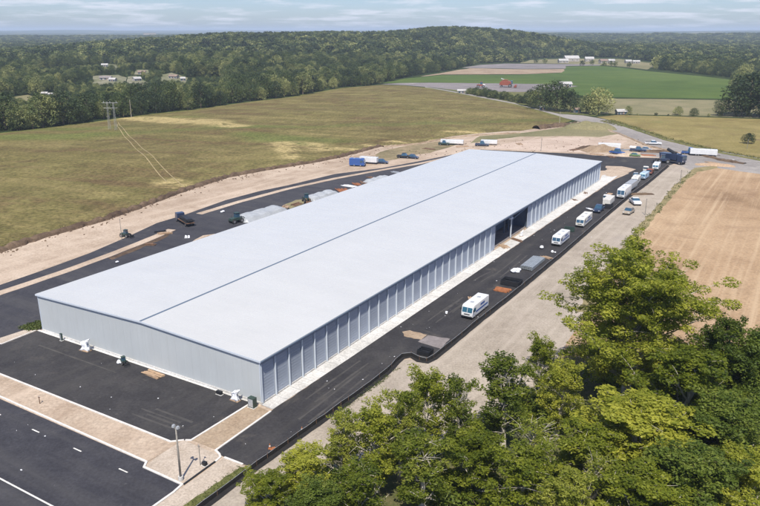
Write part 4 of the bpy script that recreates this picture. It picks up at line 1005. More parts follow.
def put(e, s, t, label, cat, group=None, rz=0, z=.036, scale=1):
    x, y = S(s, t); e.location = (x, y, z); e.rotation_euler = (0, 0, YAW + rz); tag(e, label, cat, group); e.scale = (scale,) * 3; return e
def putpx(e, x, y, label, cat, group=None, rz=0, z=.02, scale=1):
    X, Y = G(x, y); e.location = (X, Y, z); e.rotation_euler = (0, 0, rz); tag(e, label, cat, group); e.scale = (scale,) * 3; return e
VG = 'vans parked along the black fence'
van = put(coach(8.4, 2.45, 2.8), 15.6, 61.5, 'white box van with teal windscreens, nearest of the vans along the black fence', 'van', VG, scale=.86)
put(coach(8.6, 2.4, 2.7, glass='glass'), 15.2, 131, 'white box van second along the fence, beyond the stack of grey metal sheets', 'van', VG, scale=.86)
put(coach(10.0, 2.4, 2.7, 'offwhite', glass='glass'), 15.2, 158, 'long white box van third along the fence, in front of the dark pickup', 'van', VG, rz=.02, scale=.86)
put(car(5.6, 2.0, 1.9, 'navy', 'pickup'), 15.0, 179, 'dark navy pickup between the long white van and the flat white truck', 'pickup')
def trailer(L, W, H, m='white', door='silver'):
    e = empty('box_trailer', (0, 0, 0), 0)
    MB().box((0, 0, H / 2 + .5), (W, L, H - .4)).build('body', M[m], e, bevel=.06)
    MB().box((0, -L / 2 - .6, .5), (.12, 1.3, .12)).build('hitch', M['black'], e)
    for sx in (-1, 1):
        for k in (0, 1): wheel(e, sx * (W / 2 - .14), L * .18 + k * .9, .36, .24)
    MB().box((0, L / 2 + .01, H / 2 + .5), (W * .8, .05, H * .7)).build('door', M[door], e)
    for k in range(6): MB().box((0, -L / 2 + (k + .5) * L / 6, H + .33), (W * .96, .06, .05)).build('roof_rib', M['silver'], e)
    return e
def flatbed(L, W, body, load):
    e = empty('flatbed_truck', (0, 0, 0), 0)
    MB().box((0, -L / 2 + .9, 1.45), (W, 1.7, 1.7), taper=.93).build('cab', M[body], e, bevel=.12)
    MB().box((0, -L / 2 + .03, 1.8), (W * .86, .06, .6)).build('windscreen', M['glass'], e)
    MB().box((0, .95, .95), (W, L - 2.0, .16)).build('bed', M['wooddark'], e)
    MB().box((0, 0, .65), (.9, L - .8, .25)).build('chassis', M['black'], e)
    for k in range(5): MB().box((random.uniform(-.2, .2), 1 + random.uniform(-.3, .3), 1.12 + .16 * k), (W * random.uniform(.6, .9), (L - 2.6) * random.uniform(.7, 1), .15), rz=random.uniform(-.05, .05)).build('load', M[load], e)
    for sx in (-1, 1):
        MB().box((sx * W * .33, -L / 2 + .03, 1.0), (.3, .06, .16)).build('headlight', M['lamp_glass'], e)
        for y in (-L / 2 + 1, L / 2 - 1.2): wheel(e, sx * (W / 2 - .15), y, .42, .28)
    return e
put(trailer(7.5, 2.4, 2.2, 'offwhite'), 15.4, 192, 'low off white box trailer right behind the dark pickup', 'trailer', rz=.04, scale=.86)
put(flatbed(6.5, 2.3, 'white', 'wood'), 13.2, 200, 'white flatbed loaded with pale boards left of the tallest van', 'truck', rz=.05, scale=.86)
put(coach(10.5, 2.6, 3.3, stripe=False, glass='glass'), 17.0, 211, 'tallest white box van near the far end of the row', 'van', VG, scale=.86)
put(trailer(8.5, 2.5, 2.6, 'silver', 'black'), 16.6, 226, 'silver grey box trailer behind the tallest van', 'trailer', rz=-.03, scale=.86)
put(coach(7.6, 2.4, 2.7, 'offwhite', stripe=False, glass='glass'), 15.6, 240, 'off white box van behind the silver grey trailer', 'van', VG, rz=.05, scale=.86)
put(coach(6.5, 2.3, 2.5, 'paleblue', stripe=False, glass='glass_teal'), 16.6, 253, 'pale blue van with teal windscreen third from the far end', 'van', VG, rz=-.04, scale=.86)
put(flatbed(6.0, 2.3, 'red', 'wooddark'), 16.8, 266, 'reddish flatbed with brown load near the far end of the row', 'truck', scale=.86)
put(flatbed(5.5, 2.2, 'offwhite', 'sheet'), 13.6, 272, 'small off white flatbed with grey load beside the reddish one', 'truck', rz=.15, scale=.86)
put(coach(7.5, 2.4, 2.5, 'white', stripe=False), 16.8, 281, 'last white van at the far end beside the dark machine', 'van', VG, rz=.06, scale=.86)
put(car(4.4, 1.8, 1.5, 'silver'), 12.6, 254, 'silver car on the yard left of the pale blue van', 'car', rz=.2)
putpx(car(4.6, 1.9, 1.6, 'white', 'pickup'), 635, 204, 'white pickup parked on the gravel strip outside the fence', 'pickup', rz=YAW + .5, scale=1.15)
putpx(car(4.4, 1.8, 1.5, 'tan_paint', 'car'), 628.5, 213.5, 'tan car parked on the gravel strip outside the fence', 'car', rz=YAW - .1, scale=1.1)
BG = 'vehicles parked on the dirt behind the warehouse'
for i, (x, y, L, W_, H_, b_, kd, lab, rz) in enumerate([
    (617, 154, 6.0, 2.3, 2.2, 'blue', 'pickup', 'blue and white truck parked on the dirt behind the warehouse', .8),
    (638, 151.5, 6.5, 2.2, 2.0, 'navy', 'pickup', 'dark blue pickup on the dirt right of the blue and white truck', 1.2),
    (646, 150.5, 4.6, 1.8, 1.5, 'silver', 'car', 'silver car parked near the dark blue pickup behind the warehouse', 1.2),
    (635, 156.5, 4.2, 1.7, 1.4, 'green_paint', 'car', 'small green car at the edge of the back road', 1.2),
    (653, 144.5, 7, 2.3, 1.8, 'white', 'pickup', 'white flat truck beside the lane behind the warehouse', 1.3),
    (444, 145, 5, 2.2, 2.0, 'darkgreen', 'pickup', 'dark green truck on the track behind the meadow edge', 1.4),
    (482, 146, 6, 2.3, 2.2, 'navy', 'pickup', 'dark truck on the track behind the roof ridge', 1.4),
    (404, 158, 5.5, 2.2, 1.9, 'black', 'pickup', 'black pickup on the dirt beside the far left road', 1.3),
    (413, 158.5, 4.6, 1.9, 1.6, 'navy', 'car', 'dark car beside the black pickup on the far left road', 1.1),
    (382, 163.5, 4.8, 1.9, 1.7, 'navy', 'car', 'dark blue car right of the white box trailer', 1.3),
    (605, 151, 4.4, 1.8, 1.5, 'white', 'car', 'white car on the dirt just behind the warehouse', 1.2),
    (690, 154, 6.5, 2.4, 2.6, 'blue', 'pickup', 'blue cab towing the long white trailer on the lane', 1.15)]):
    putpx(car(L, W_, H_, b_, kd), x, y, lab, 'car' if kd == 'car' else 'truck', BG, rz)
putpx(trailer(10, 2.4, 2.4), 703, 155.8, 'long white trailer behind the blue cab on the lane', 'trailer', rz=1.22)
putpx(trailer(9, 2.5, 2.3), 609, 149.5, 'white box trailer lying across the dirt behind the warehouse', 'trailer', rz=1.3)
putpx(trailer(7, 2.3, 2.2), 369, 163.5, 'white box trailer between the blue truck and the dark car', 'trailer', rz=1.2)
putpx(trailer(10, 2.4, 1.8), 452, 144.6, 'low white trailer behind the dark green truck', 'trailer', rz=1.35)
putpx(trailer(7, 2.3, 1.8), 489, 144.8, 'low white trailer behind the dark truck by the roof ridge', 'trailer', rz=1.35)
b1 = coach(5.8, 2.3, 2.9, 'blue', glass='glass', stripe=False); putpx(b1, 357.5, 166, 'blue box truck on the haul road beyond the roof', 'truck', rz=1.35)
putpx(flatbed(8.5, 2.2, 'navy', 'black'), 185, 223.5, 'long dark navy flatbed truck on the left road by the dirt island', 'car', rz=-math.pi / 2 - .95, scale=1.0)

# dark machines (loader with cab, boom and bucket)
def loader(body='navy', boom='black', s=1.0):
    e = empty('wheel_loader', (0, 0, 0), 0)
    MB().prism([(-1.2, .9), (-1.2, 1.7), (.2, 1.9), (2.4, 1.7), (2.5, .9)], -.95, .95).build('body', M[body], e, bevel=.06)
    MB().box((0, -.1, 2.5), (1.5, 1.5, 1.5), taper=.88).build('cab', M['glass'], e, bevel=.04)
    MB().box((0, -.1, 3.3), (1.7, 1.7, .1)).build('cab_roof', M[body], e, bevel=.03)
    for sx in (-.6, .6): MB().tube([(sx, -.9, 1.7), (sx, -2.2, 1.6), (sx, -3.2, .6)], .13, 6).build('boom', M[boom], e)
    MB().prism([(-3.1, .15), (-3.1, 1.0), (-3.3, 1.0), (-3.4, .3), (-4.1, .12), (-4.1, .04)], -1.2, 1.2).build('bucket', M[boom], e)
    for sx in (-1, 1):
        for y in (-1.2, 1.7): wheel(e, sx * 1.05, y, .75, .5)
    MB().tube([(.5, 1.6, 1.7), (.5, 1.6, 2.5)], .06, 6).build('exhaust', M['black'], e)
    return e
def tipper():
    e = empty('dump_truck', (0, 0, 0), 0)
    MB().box((0, -3.4, 1.9), (2.4, 2.1, 2.2)).build('cab', M['navy'], e, bevel=.12)
    MB().box((0, -4.46, 2.3), (2.1, .06, .9)).build('windscreen', M['glass'], e)
    MB().prism([(-2.1, 1.3), (-2.4, 3.3), (4.4, 3.0), (4.0, 1.3)], -1.3, 1.3).build('dump_body', M['navy'], e, bevel=.05)
    MB().box((0, .3, 1.0), (1.2, 8.6, .35)).build('chassis', M['black'], e)
    MB().tube([(0, -1, 3.2), (0, 2.2, 4.3)], .5, 8).build('load_roll', M['black'], e)
    for sx in (-1, 1):
        for y in (-3.5, 2.1, 3.4): wheel(e, sx * 1.05, y, .55, .4)
        MB().box((sx * .8, -4.48, 1.2), (.35, .06, .2)).build('headlight', M['lamp_glass'], e)
    return e
putpx(tipper(), 672, 163, 'large dark navy dump truck at the far end of the fence', 'truck', rz=YAW + 1.1, scale=1.15)
putpx(loader('navy', 'black'), 662.5, 163, 'dark wheel loader with its bucket out beside the dump truck', 'loader', rz=YAW - 1.3)
putpx(loader('darkgreen', 'black'), 237, 222.5, 'dark green loader beside the first sheeted pile left of the roof', 'loader', rz=YAW + 2.9, scale=.8)
putpx(loader('darkgreen', 'black'), 126, 237, 'small dark machine at the foot of the pole by the haul road', 'loader', rz=1.2, scale=.55)
putpx(loader('darkgreen', 'wooddark'), 306.5, 202, 'dark green loader behind the second sheeted pile', 'loader', rz=.4, scale=.75)
putpx(loader('red', 'silver'), 481, 87.5, 'small red tractor on the grey lot beyond the meadow', 'tractor', rz=1.5, scale=1.5)
# red harvester on the distant grey lot
def harvester():
    e = empty('combine_harvester', (0, 0, 0), 0)
    MB().prism([(-3, 1.2), (-3, 3.2), (-1.6, 3.9), (2.6, 3.9), (3.8, 3.0), (4.0, 1.3)], -1.5, 1.5).build('body', M['red'], e, bevel=.1)
    MB().box((0, -3.2, 3.0), (1.9, 1.5, 1.9), taper=.9).build('cab', M['glass'], e, bevel=.08)
    MB().prism([(-6.2, .3), (-6.4, 1.3), (-5.2, 1.5), (-4.6, .4)], -4.2, 4.2).build('header', M['red'], e)
    MB().tube([(1.2, 0, 3.8), (4.5, 2.2, 4.4), (8.0, 3.5, 4.6)], [.28, .25, .25], 8).build('unloading_auger', M['white'], e)
    MB().box((0, .6, 4.2), (2.4, 2.6, .6), taper=1.25).build('grain_tank', M['rust'], e)
    for sx in (-1, 1): wheel(e, sx * 1.7, -2.4, 1.0, .8); wheel(e, sx * 1.5, 2.8, .6, .5)
    return e
putpx(harvester(), 506, 87.2, 'red combine harvester standing on the grey lot beside the green field', 'harvester', rz=1.35, scale=1.45)
# ------------------------------------------------------------------ site clutter
def sheets_stack(L, W, H, m, ridges=True):
    e = empty('sheet_pile', (0, 0, 0), 0)
    for k in range(4):
        mb = MB(); n = 12; pr = []
        for i in range(n + 1):
            x = -W / 2 + W * i / n; z = H * (.12 + .06 * (1 - (2 * i / n - 1) ** 2)) + H * .14 * k + (.07 if i % 2 else 0); pr.append((x, z))
        pr2 = pr + [(x, z - .05) for x, z in reversed(pr)]
        o = k * .12
        mb.prism(pr2, -L / 2 + o, L / 2 - o * .5 + random.uniform(-.2, .2), axis='y').build('metal_sheet', M[m], e)
    for y in (-L * .3, L * .3): MB().box((0, y, .08), (W * .95, .18, .16)).build('bearer', M['wooddark'], e)
    return e
put(sheets_stack(8.5, 2.7, 1.3, 'sheet'), 15.2, 104, 'stack of curved grey metal sheets between the first two vans', 'metal sheets')
def sacks(n, r, m='whitebag', seed=1):
    rr = random.Random(seed); e = empty('sack_heap', (0, 0, 0), 0)
    for k in range(n):
        a = rr.uniform(0, 6.28); d = r * rr.random(); s = r * rr.uniform(.45, .75)
        bm = bmesh.new(); bmesh.ops.create_icosphere(bm, subdivisions=2, radius=s)
        for v in bm.verts:
            v.co.z *= .55; v.co += Vector((rr.uniform(-.12, .12), rr.uniform(-.12, .12), rr.uniform(-.1, .1))) * s
            v.co += Vector((math.cos(a) * d, math.sin(a) * d, s * .45 + (k % 3) * .18 * r))
        me = bpy.data.meshes.new('sack'); bm.to_mesh(me); bm.free(); me.shade_smooth(); link_mesh('sack', me, M[m], e)
    return e
put(sacks(5, .9, seed=2), 12.9, 95.5, 'white plastic sacks at the near end of the metal sheets', 'sacks')
put(sacks(3, .8, seed=3), 12.0, 121, 'small white sack heap in front of the second van', 'sacks')
put(sacks(3, .5, seed=4), 10.0, 57, 'little white bag lying beside the nearest van', 'sacks', scale=.7)
def planks(n, L, W, m, seed=0, spread=.5, th=.08):
    rr = random.Random(seed); e = empty('plank_pile', (0, 0, 0), 0); per = max(2, int(W / .28))
    for k in range(n):
        lay = k // per; x = -W / 2 + (k % per + .5) * W / per
        MB().box((x + rr.uniform(-.05, .05), rr.uniform(-spread, spread), th * (lay + .5)), (.22, L * rr.uniform(.8, 1), th * .92), rz=rr.uniform(-.06, .06)).build('plank', M[m], e)
    return e
put(planks(14, 3.0, 2.4, 'rust', 3, .15, .12), 15.6, 79.5, 'orange brown beams laid out behind the nearest van', 'beams', rz=1.57)
def crate(W, L, H, m, lid=None):
    e = empty('open_skip', (0, 0, 0), 0)
    for x, y, a, b2, nm in ((0, -L / 2, W, .08, 'side'), (0, L / 2, W, .08, 'side'), (-W / 2, 0, .08, L - .17, 'side'), (W / 2, 0, .08, L - .17, 'side')):
        MB().box((x, y, H / 2 + .1), (a, b2, H)).build(nm, M[m], e)
    MB().box((0, 0, .08), (W - .18, L - .18, .06)).build('base', M[m], e)
    for k in range(3): MB().box((0, -L / 3 + k * L / 3, H + .13), (W + .1, .12, .06)).build('rib', M[m], e)
    return e
put(crate(3.6, 2.6, .9, 'black'), 16.0, 85, 'black open skip behind the orange beams', 'skip')
put(planks(8, 2.4, 1.6, 'wood', 5), 11.6, 69, 'loose pale planks left of the nearest van', 'planks', rz=.5)
put(crate(2.2, 2.0, .7, 'black'), 15.9, 34.6, 'black open tray by the kink of the fence', 'skip', scale=.9)
put(planks(12, 3.6, 1.5, 'wood', 6, .1, .1), -26.2, -2.2, 'pale wooden pallet stack against the front wall', 'pallets', rz=1.57 - .03)
put(sacks(6, .55, seed=7), -36.6, -2.0, 'grey and white bundle on the lot near the front wall', 'bundle', scale=1.0)
put(loader('darkgreen', 'black'), -35.4, -1.9, 'small dark green machine parked against the front wall', 'loader', rz=1.3, scale=.36)
def cabinet(W, L, H, m):
    e = empty('utility_box', (0, 0, 0), 0)
    MB().box((0, 0, H / 2 + .06), (W, L, H)).build('housing', M[m], e, bevel=.02)
    MB().box((0, -L / 2 - .01, H / 2 + .06), (W * .8, .03, H * .8)).build('door', M['silver'] if m != 'black' else M['black'], e)
    MB().box((0, 0, .03), (W + .15, L + .15, .06)).build('plinth', M['concrete'], e)
    return e
def wrapped(h, w, m='whitebag', seed=0):
    rr = random.Random(seed); e = empty('wrapped_pallet', (0, 0, 0), 0)
    bm = bmesh.new(); bmesh.ops.create_cube(bm, size=1); bmesh.ops.subdivide_edges(bm, edges=bm.edges, cuts=4, use_grid_fill=True)
    for v in bm.verts:
        k = 1 - .35 * math.sin(math.pi * (v.co.z + .5)) + rr.uniform(-.05, .05)
        zz = v.co.z + .5; v.co = Vector((v.co.x * w * k * 1.15 + rr.uniform(-.12, .12) * w + .18 * w * zz * zz, v.co.y * w * .5 * k + rr.uniform(-.08, .08) * w, zz * h * (.8 + .35 * v.co.x) + rr.uniform(-.06, .06) + .12))
    me = bpy.data.meshes.new('plastic_wrap'); bm.to_mesh(me); bm.free(); me.shade_smooth(); link_mesh('plastic_wrap', me, M[m], e)
    MB().box((0, 0, .06), (w * 1.3, w * .6, .12)).build('pallet', M['wood'], e)
    return e
put(wrapped(2.0, 1.4, seed=4), -47.6, -1.9, 'tall white wrapped bundle against the front wall, left one', 'wrapped bundle', rz=.1)
put(wrapped(1.7, 1.1, seed=5), -5.2, -1.5, 'white wrapped bundle against the front wall near the right corner', 'wrapped bundle')
put(cabinet(1.0, .7, 1.4, 'darkgreen'), -.8, -1.7, 'dark utility box at the right front corner of the warehouse', 'utility box')
put(cabinet(.4, .3, 1.2, 'darkgreen'), -56.5, -1.3, 'slim grey green cabinet by the left part of the front wall', 'utility box')
put(cabinet(.9, .4, .5, 'black'), -9.3, -1.3, 'low dark box at the foot of the front wall', 'utility box')
# building materials on the left side, sheeted piles
def tarp(L, W, H, m='sheetpale', seed=0):
    rr = random.Random(seed); e = empty('sheeted_pile', (0, 0, 0), 0); nx, ny = 18, 8; vs = []
    for j in range(ny + 1):
        for i in range(nx + 1):
            u = i / nx * 2 - 1; v = j / ny * 2 - 1; q = max(0, (1 - abs(u) ** 9)) * max(0, (1 - abs(v) ** 7))
            z = H * .72 * (q ** .35) * (.8 + .2 * u + .07 * math.sin(u * 11 + seed)) * (1 - .12 * v) + (rr.uniform(-.08, .08) if q > .01 else 0); vs.append((v * W / 2 * (1 + .1 * (1 - q)), u * L / 2, z))
    mb = MB().add(vs, [(j * (nx + 1) + i, j * (nx + 1) + i + 1, (j + 1) * (nx + 1) + i + 1, (j + 1) * (nx + 1) + i) for j in range(ny) for i in range(nx)])
    mb.build('cover_sheet', M[m], e)
    for k in (-1, 1): MB().box((0, k * L * .3, .05), (W * 1.05, .15, .1)).build('timber', M['wooddark'], e)
    return e
putpx(tarp(15, 5.5, 2.4, seed=1), 262, 216, 'long pale sheeted pile beside the roof, nearest of the two', 'sheeted pile', rz=YAW - .2, z=.02)
putpx(tarp(11, 4.5, 2.2, seed=2), 322, 197.5, 'shorter pale sheeted pile further along the roof', 'sheeted pile', rz=YAW - .2, z=.02)
putpx(tarp(10, 4.0, 1.8, seed=3), 378, 181, 'grey sheeted pile furthest along the left side of the roof', 'sheeted pile', rz=YAW - .25, z=.02)
putpx(planks(16, 6, 3.5, 'rust', 8, .8), 343, 190.5, 'rusty beams scattered between two sheeted piles', 'beams', rz=.3)
putpx(planks(10, 5, 2.5, 'whitebag', 9, .6), 349, 186, 'white boards beside the rusty beams', 'boards', rz=.9)
putpx(planks(12, 5, 3.0, 'wooddark', 10, .7), 365, 182.5, 'brown timber heap near the furthest sheeted pile', 'timber', rz=.2)
putpx(planks(14, 7, 3.0, 'wood', 11, .8), 205, 240, 'pale orange timber laid beside the roof edge', 'timber', rz=YAW + .2)
putpx(planks(5, 2.5, 1.2, 'whitebag', 12, .2), 187.5, 237, 'small white boards on the left road', 'boards', rz=.2)
putpx(sacks(2, .6, seed=12), 223, 212.6, 'single white bag on the left road', 'bag')
putpx(sacks(2, .5, seed=13), 117, 263, 'white bag against the roof edge on the left', 'bag')
# debris in the open bays
put(planks(10, 3, 2.0, 'wood', 14, .6), 1.4, 117, 'pale timber offcuts in front of the open bays', 'timber', rz=.8)
put(planks(9, 3, 1.6, 'wooddark', 15, .5), 2.2, 126, 'dark pallets in front of the open bays', 'pallets', rz=1.2)
put(wrapped(1.5, .7, seed=8), 1.8, 131, 'white wrapped roll standing by the open bays', 'wrapped bundle', rz=.9)
put(planks(6, 2, 1.2, 'wooddark', 16, .3), 1.8, 193, 'brown planks on the apron by the far bays', 'planks', rz=.6)
put(planks(6, 2.6, 1.2, 'wooddark', 17, .3), 2.0, 208, 'dark timber on the apron near the far corner', 'timber', rz=.2)
put(planks(5, 2.2, 1.0, 'whitebag', 18, .3), 11.2, 181, 'white boards lying on the yard beside the navy pickup', 'boards', rz=1.0)
put(planks(5, 1.6, .9, 'rust', 19, .2), 11.6, 143, 'orange crate lids between the second and third van', 'crate lids', rz=.4)
put(planks(8, 2.6, 1.4, 'wooddark', 31, .4), 14.0, 170, 'brown boards beside the long off white van', 'boards', rz=.4)
put(planks(7, 2.4, 1.4, 'wood', 32, .4), 16.6, 113, 'pale boards between the metal sheets and the second van', 'boards', rz=1.2)
put(crate(2.4, 1.8, .8, 'darkgreen'), 13.6, 146, 'dark green open skip between the second and third van', 'skip', rz=.2)
put(sacks(3, .5, seed=33), 16.8, 119, 'white sack heap by the fence beside the pale boards', 'sacks')
put(crate(2.2, 1.8, .9, 'black'), 17.0, 186, 'black open skip by the fence behind the navy pickup', 'skip', rz=.1)
for k, (x, y, mm, L, W_, lab) in enumerate([(297, 204.5, 'wooddark', 4, 2, 'brown timber between the loader and the first sheeted pile'), (286, 207, 'wood', 3, 2, 'pale boards on the dry patch left of the roof'), (312, 203, 'sheet', 3, 1.6, 'grey sheets just behind the dark green loader'),
        (357, 184.5, 'rust', 4, 2.2, 'rust coloured beams by the white boards'), (372, 178, 'wooddark', 4, 2, 'brown boards behind the furthest sheeted pile'), (396, 172.5, 'silver', 3.5, 2, 'silver offcuts on the left road near the roof'),
        (246, 219, 'wooddark', 3, 1.6, 'brown pallets at the end of the first sheeted pile'), (150, 245, 'wooddark', 2.5, 1.2, 'dark timber on the dirt island'), (165, 234, 'wood', 3, 1.0, 'pale planks at the end of the dirt island'), (160, 232, 'black', 2.5, 1.2, 'black offcuts at the end of the dirt island')]):
    putpx(planks(9, L, W_, mm, 40 + k, .5, .14), x, y, lab, 'boards', rz=YAW + .3 * k)
BD = [(612, 157, 'wooddark'), (597, 154.5, 'wood'), (625, 150, 'sheet'), (632, 147, 'whitebag'), (668, 153, 'wooddark'), (648, 155.5, 'rust'), (575, 150, 'wooddark'), (520, 144, 'wood'), (430, 149, 'wooddark'), (462, 146.5, 'wood'), (730, 161, 'whitebag'), (712, 163, 'wood')]
for k, (x, y, mm) in enumerate(BD):
    putpx(planks(8, 5, 3, mm, 60 + k, .8, .2), x, y, 'loose heap of building boards on the dirt behind the warehouse', 'boards', 'heaps of boards on the dirt behind the warehouse', rz=k * .9)
# scraps
lit = MB()
for k in range(95):
    z = .05
    if k < 45: s, t = random.uniform(4, 12), random.uniform(-14, 230)
    elif k < 57: s, t = random.uniform(-60, 3), random.uniform(-37, -26)
    elif k < 66: s, t = random.uniform(-60, -4), random.uniform(-16, -3)
    elif k < 80: s, t = random.uniform(14, 32), random.uniform(40, 290)
    else: s, t = random.uniform(-76, -68), random.uniform(-2, 150)
    x, y = S(s, t); q = random.uniform(.05, .15) * random.uniform(.5, 1); lit.box((x, y, z + q * .25), (q * random.uniform(1, 2.2), q, q * .4), rz=random.uniform(0, 3))
tag(lit.build('litter_scraps', M['whitebag']), 'small pale scraps scattered over the asphalt', 'litter', kind='stuff')
# dark clods and stones along the haul road and back
st = MB()
for k in range(420):
    if k < 200:
        i = random.randrange(2, 11); u = random.random(); x = bank[i][0] * (1 - u) + bank[i + 1][0] * u; y = bank[i][1] * (1 - u) + bank[i + 1][1] * u + abs(random.gauss(0, 3)) + 1
    elif k < 330: x, y = random.uniform(470, 700), random.uniform(139, 152)
    else: x, y = random.uniform(380, 500), random.uniform(140, 156)
    if not inpoly([G(x, y)[0]], [G(x, y)[1]], SITE)[0]: continue
    X, Y = G(x, y); q = random.uniform(.1, .5); st.box((X, Y, q * .2), (q * 1.4, q, q * .6), rz=random.uniform(0, 3), taper=.5)
tag(st.build('soil_clods', M['soil']), 'dark clods of soil along the haul road', 'soil', kind='stuff')
# spoil heaps
def heap(x, y, L, W, H, m, lab, rz=0, seed=0):
    rr = random.Random(seed); vs = []; nx, ny = 20, 12
    for j in range(ny + 1):
        for i in range(nx + 1):
            u = i / nx * 2 - 1; v = j / ny * 2 - 1; q = max(0, 1 - u * u) * max(0, 1 - v * v)
            z = H * q ** .8 * (1 + .25 * math.sin(u * 7 + seed) * math.cos(v * 5)) + (rr.uniform(-.1, .15) if q > .02 else -.05); vs.append((u * L / 2, v * W / 2, z))
    mb = MB().add(vs, [(j * (nx + 1) + i, j * (nx + 1) + i + 1, (j + 1) * (nx + 1) + i + 1, (j + 1) * (nx + 1) + i) for j in range(ny) for i in range(nx)])
    o = mb.build('soil_heap', M[m]); X, Y = G(x, y); o.location = (X, Y, .02); o.rotation_euler = (0, 0, rz); tag(o, lab, 'soil heap')
heap(601, 150.5, 17, 9, 2.2, 'dirt_brown', 'brown soil heap on the dirt behind the far corner', .2, 1)
heap(590, 148.5, 12, 6, 1.2, 'soil', 'dark low soil heap left of the brown heap', .3, 2)
heap(590, 128, 26, 14, 3.0, 'grass_tan', 'grassy mound inside the bend of the lane', -.2, 3)
heap(627, 155.5, 8, 4, .9, 'dirt', 'pale low sand heap beside the back road', 0, 4)
heap(658, 152, 16, 5, .8, 'soil', 'dark low heap between the lane and the back road', -.2, 5)
heap(551, 126.5, 10, 5, 1.3, 'soil', 'dark soil heap at the tip of the meadow', 0, 6)
heap(715, 165.5, 14, 4, .8, 'wood', 'pale straw coloured heap at the top edge of the bare field', -.3, 7)
heap(640, 194.5, 9, 2, .4, 'soil', 'narrow dark soil streak on the gravel strip', .1, 8)
# ------------------------------------------------------------------ poles
def street_lamp(h, r=.1, arm=.5):
    e = empty('light_pole', (0, 0, 0), 0)
    MB().tube([(0, 0, 0), (0, 0, .5)], .28, 12).build('base', M['concrete'], e)
    MB().tube([(0, 0, .5), (0, 0, h)], [r, r * .65], 10).build('pole', M['pole'], e, smooth=True)
    MB().box((0, 0, h + .05), (.9, .12, .12)).build('crossarm', M['pole'], e)
    for sx in (-.4, .4): MB().box((sx * .8, 0, h + .28), (.34, .4, .3), taper=.7).build('lamp_head', M['silver'], e, bevel=.03)
    return e
x, y = S(4.4, -24.3); e = street_lamp(6.5, .13); e.location = (x, y, .05); e.rotation_euler = (0, 0, YAW); tag(e, 'tall grey light pole at the corner of the tan pad by the street', 'light pole')
def post(h, r, m, x, y, lab, z=0, name='utility_pole', cross=0):
    e = empty(name, (*G(x, y), z), YAW, lab, 'pole')
    MB().tube([(0, 0, 0), (0, 0, h)], [r, r * .7], 8).build('pole', M[m], e)
    MB().box((0, 0, h * .96), (max(.3, cross), .1, .1)).build('crossarm', M[m], e)
    MB().tube([(0, 0, h), (0, 0, h + .15)], r * .5, 6).build('cap', M['silver'], e)
    return e
post(2.6, .06, 'pole', 200.5, 465.5, 'short grey post with a small cap on the tan pad', .05)
put(cabinet(.5, .4, .45, 'black'), 4.8, -19.6, 'small dark valve box at the foot of the short post', 'utility box')
post(1.0, .07, 'wooddark', 40, 404, 'lone stubby dark post in the dirt median', .05)
post(5.2, .07, 'pole', 122, 240, 'thin pole standing on the haul road beside the small dark machine', .02)
post(7.0, .14, 'polewood', 559.3, 125.5, 'pale post at the tip of the meadow', .02)
post(5.5, .1, 'pole', 541, 151, 'thin grey pole on the dirt just behind the roof', .02)
post(4.5, .12, 'pole', 680, 183.5, 'short pole on the gravel strip beside the field corner', .02)
post(4.5, .1, 'pole', 645, 215, 'slim post on the gravel strip right of the tan car', .02)
post(4, .1, 'pole', 747, 149, 'thin post under the lone small tree', .05)
post(10, .16, 'polewood', 131.5, 118, 'wooden utility pole against the woods right of the twin pole tower', .1)
e = empty('power_tower', (*G(113.5, 134.5), 1.4), 0, 'pale twin pole power line frame with cross beams at the meadow edge', 'power pylon')
hh = 29 / FPX * G(113.5, 134.5)[1]
for sx in (-1, 1):      # two slim four-legged masts
    mbl = MB()
    for a in (-.35, .35):
        for b_ in (-.35, .35): mbl.tube([(sx * 2.1 + a * 1.5, b_ * 1.5 - sx * 1.5, -1.2), (sx * 2.0 + a * .6, b_ * .6 - sx * 1.5, hh)], .05, 4)
    for k in range(8):
        z0, z1 = -1 + k * (hh + 1) / 8, -1 + (k + 1) * (hh + 1) / 8; w0, w1 = .52 - .04 * k, .48 - .04 * k; sg = 1 if k % 2 else -1
        for yy in (-1, 1): mbl.tube([(sx * 2.05 - sg * w0, yy * w0 - sx * 1.5, z0), (sx * 2.05 + sg * w1, yy * w1 - sx * 1.5, z1)], .03, 4)
    mbl.build('mast', M['galv'], e)
for z, L in ((hh * .97, 7.4), (hh * .80, 6.6)): MB().box((0, 0, z), (L, .2, .2)).build('cross_beam', M['galv'], e)
for x in (-3, 0, 3): MB().tube([(x, 0, hh * .97), (x, 0, hh * .97 + .8)], .12, 6).build('insulator', M['silver'], e)
# pipe valve and orange marker cone by the yard edge
def cone(x, y, lab):
    e = empty('traffic_cone', (*G(x, y), .05), 0, lab, 'cone'); MB().box((0, 0, .03), (.4, .4, .05)).build('base', M['rust'], e)
    MB().tube([(0, 0, .05), (0, 0, .7)], [.17, .04], 10).build('cone', M['rust'], e); MB().tube([(0, 0, .33), (0, 0, .46)], [.118, .09], 10).build('band', M['white'], e)
cone(270, 449, 'orange cone beside the fence at the near end of the side yard'); cone(302, 432, 'orange cone beside the fence further along the side yard')

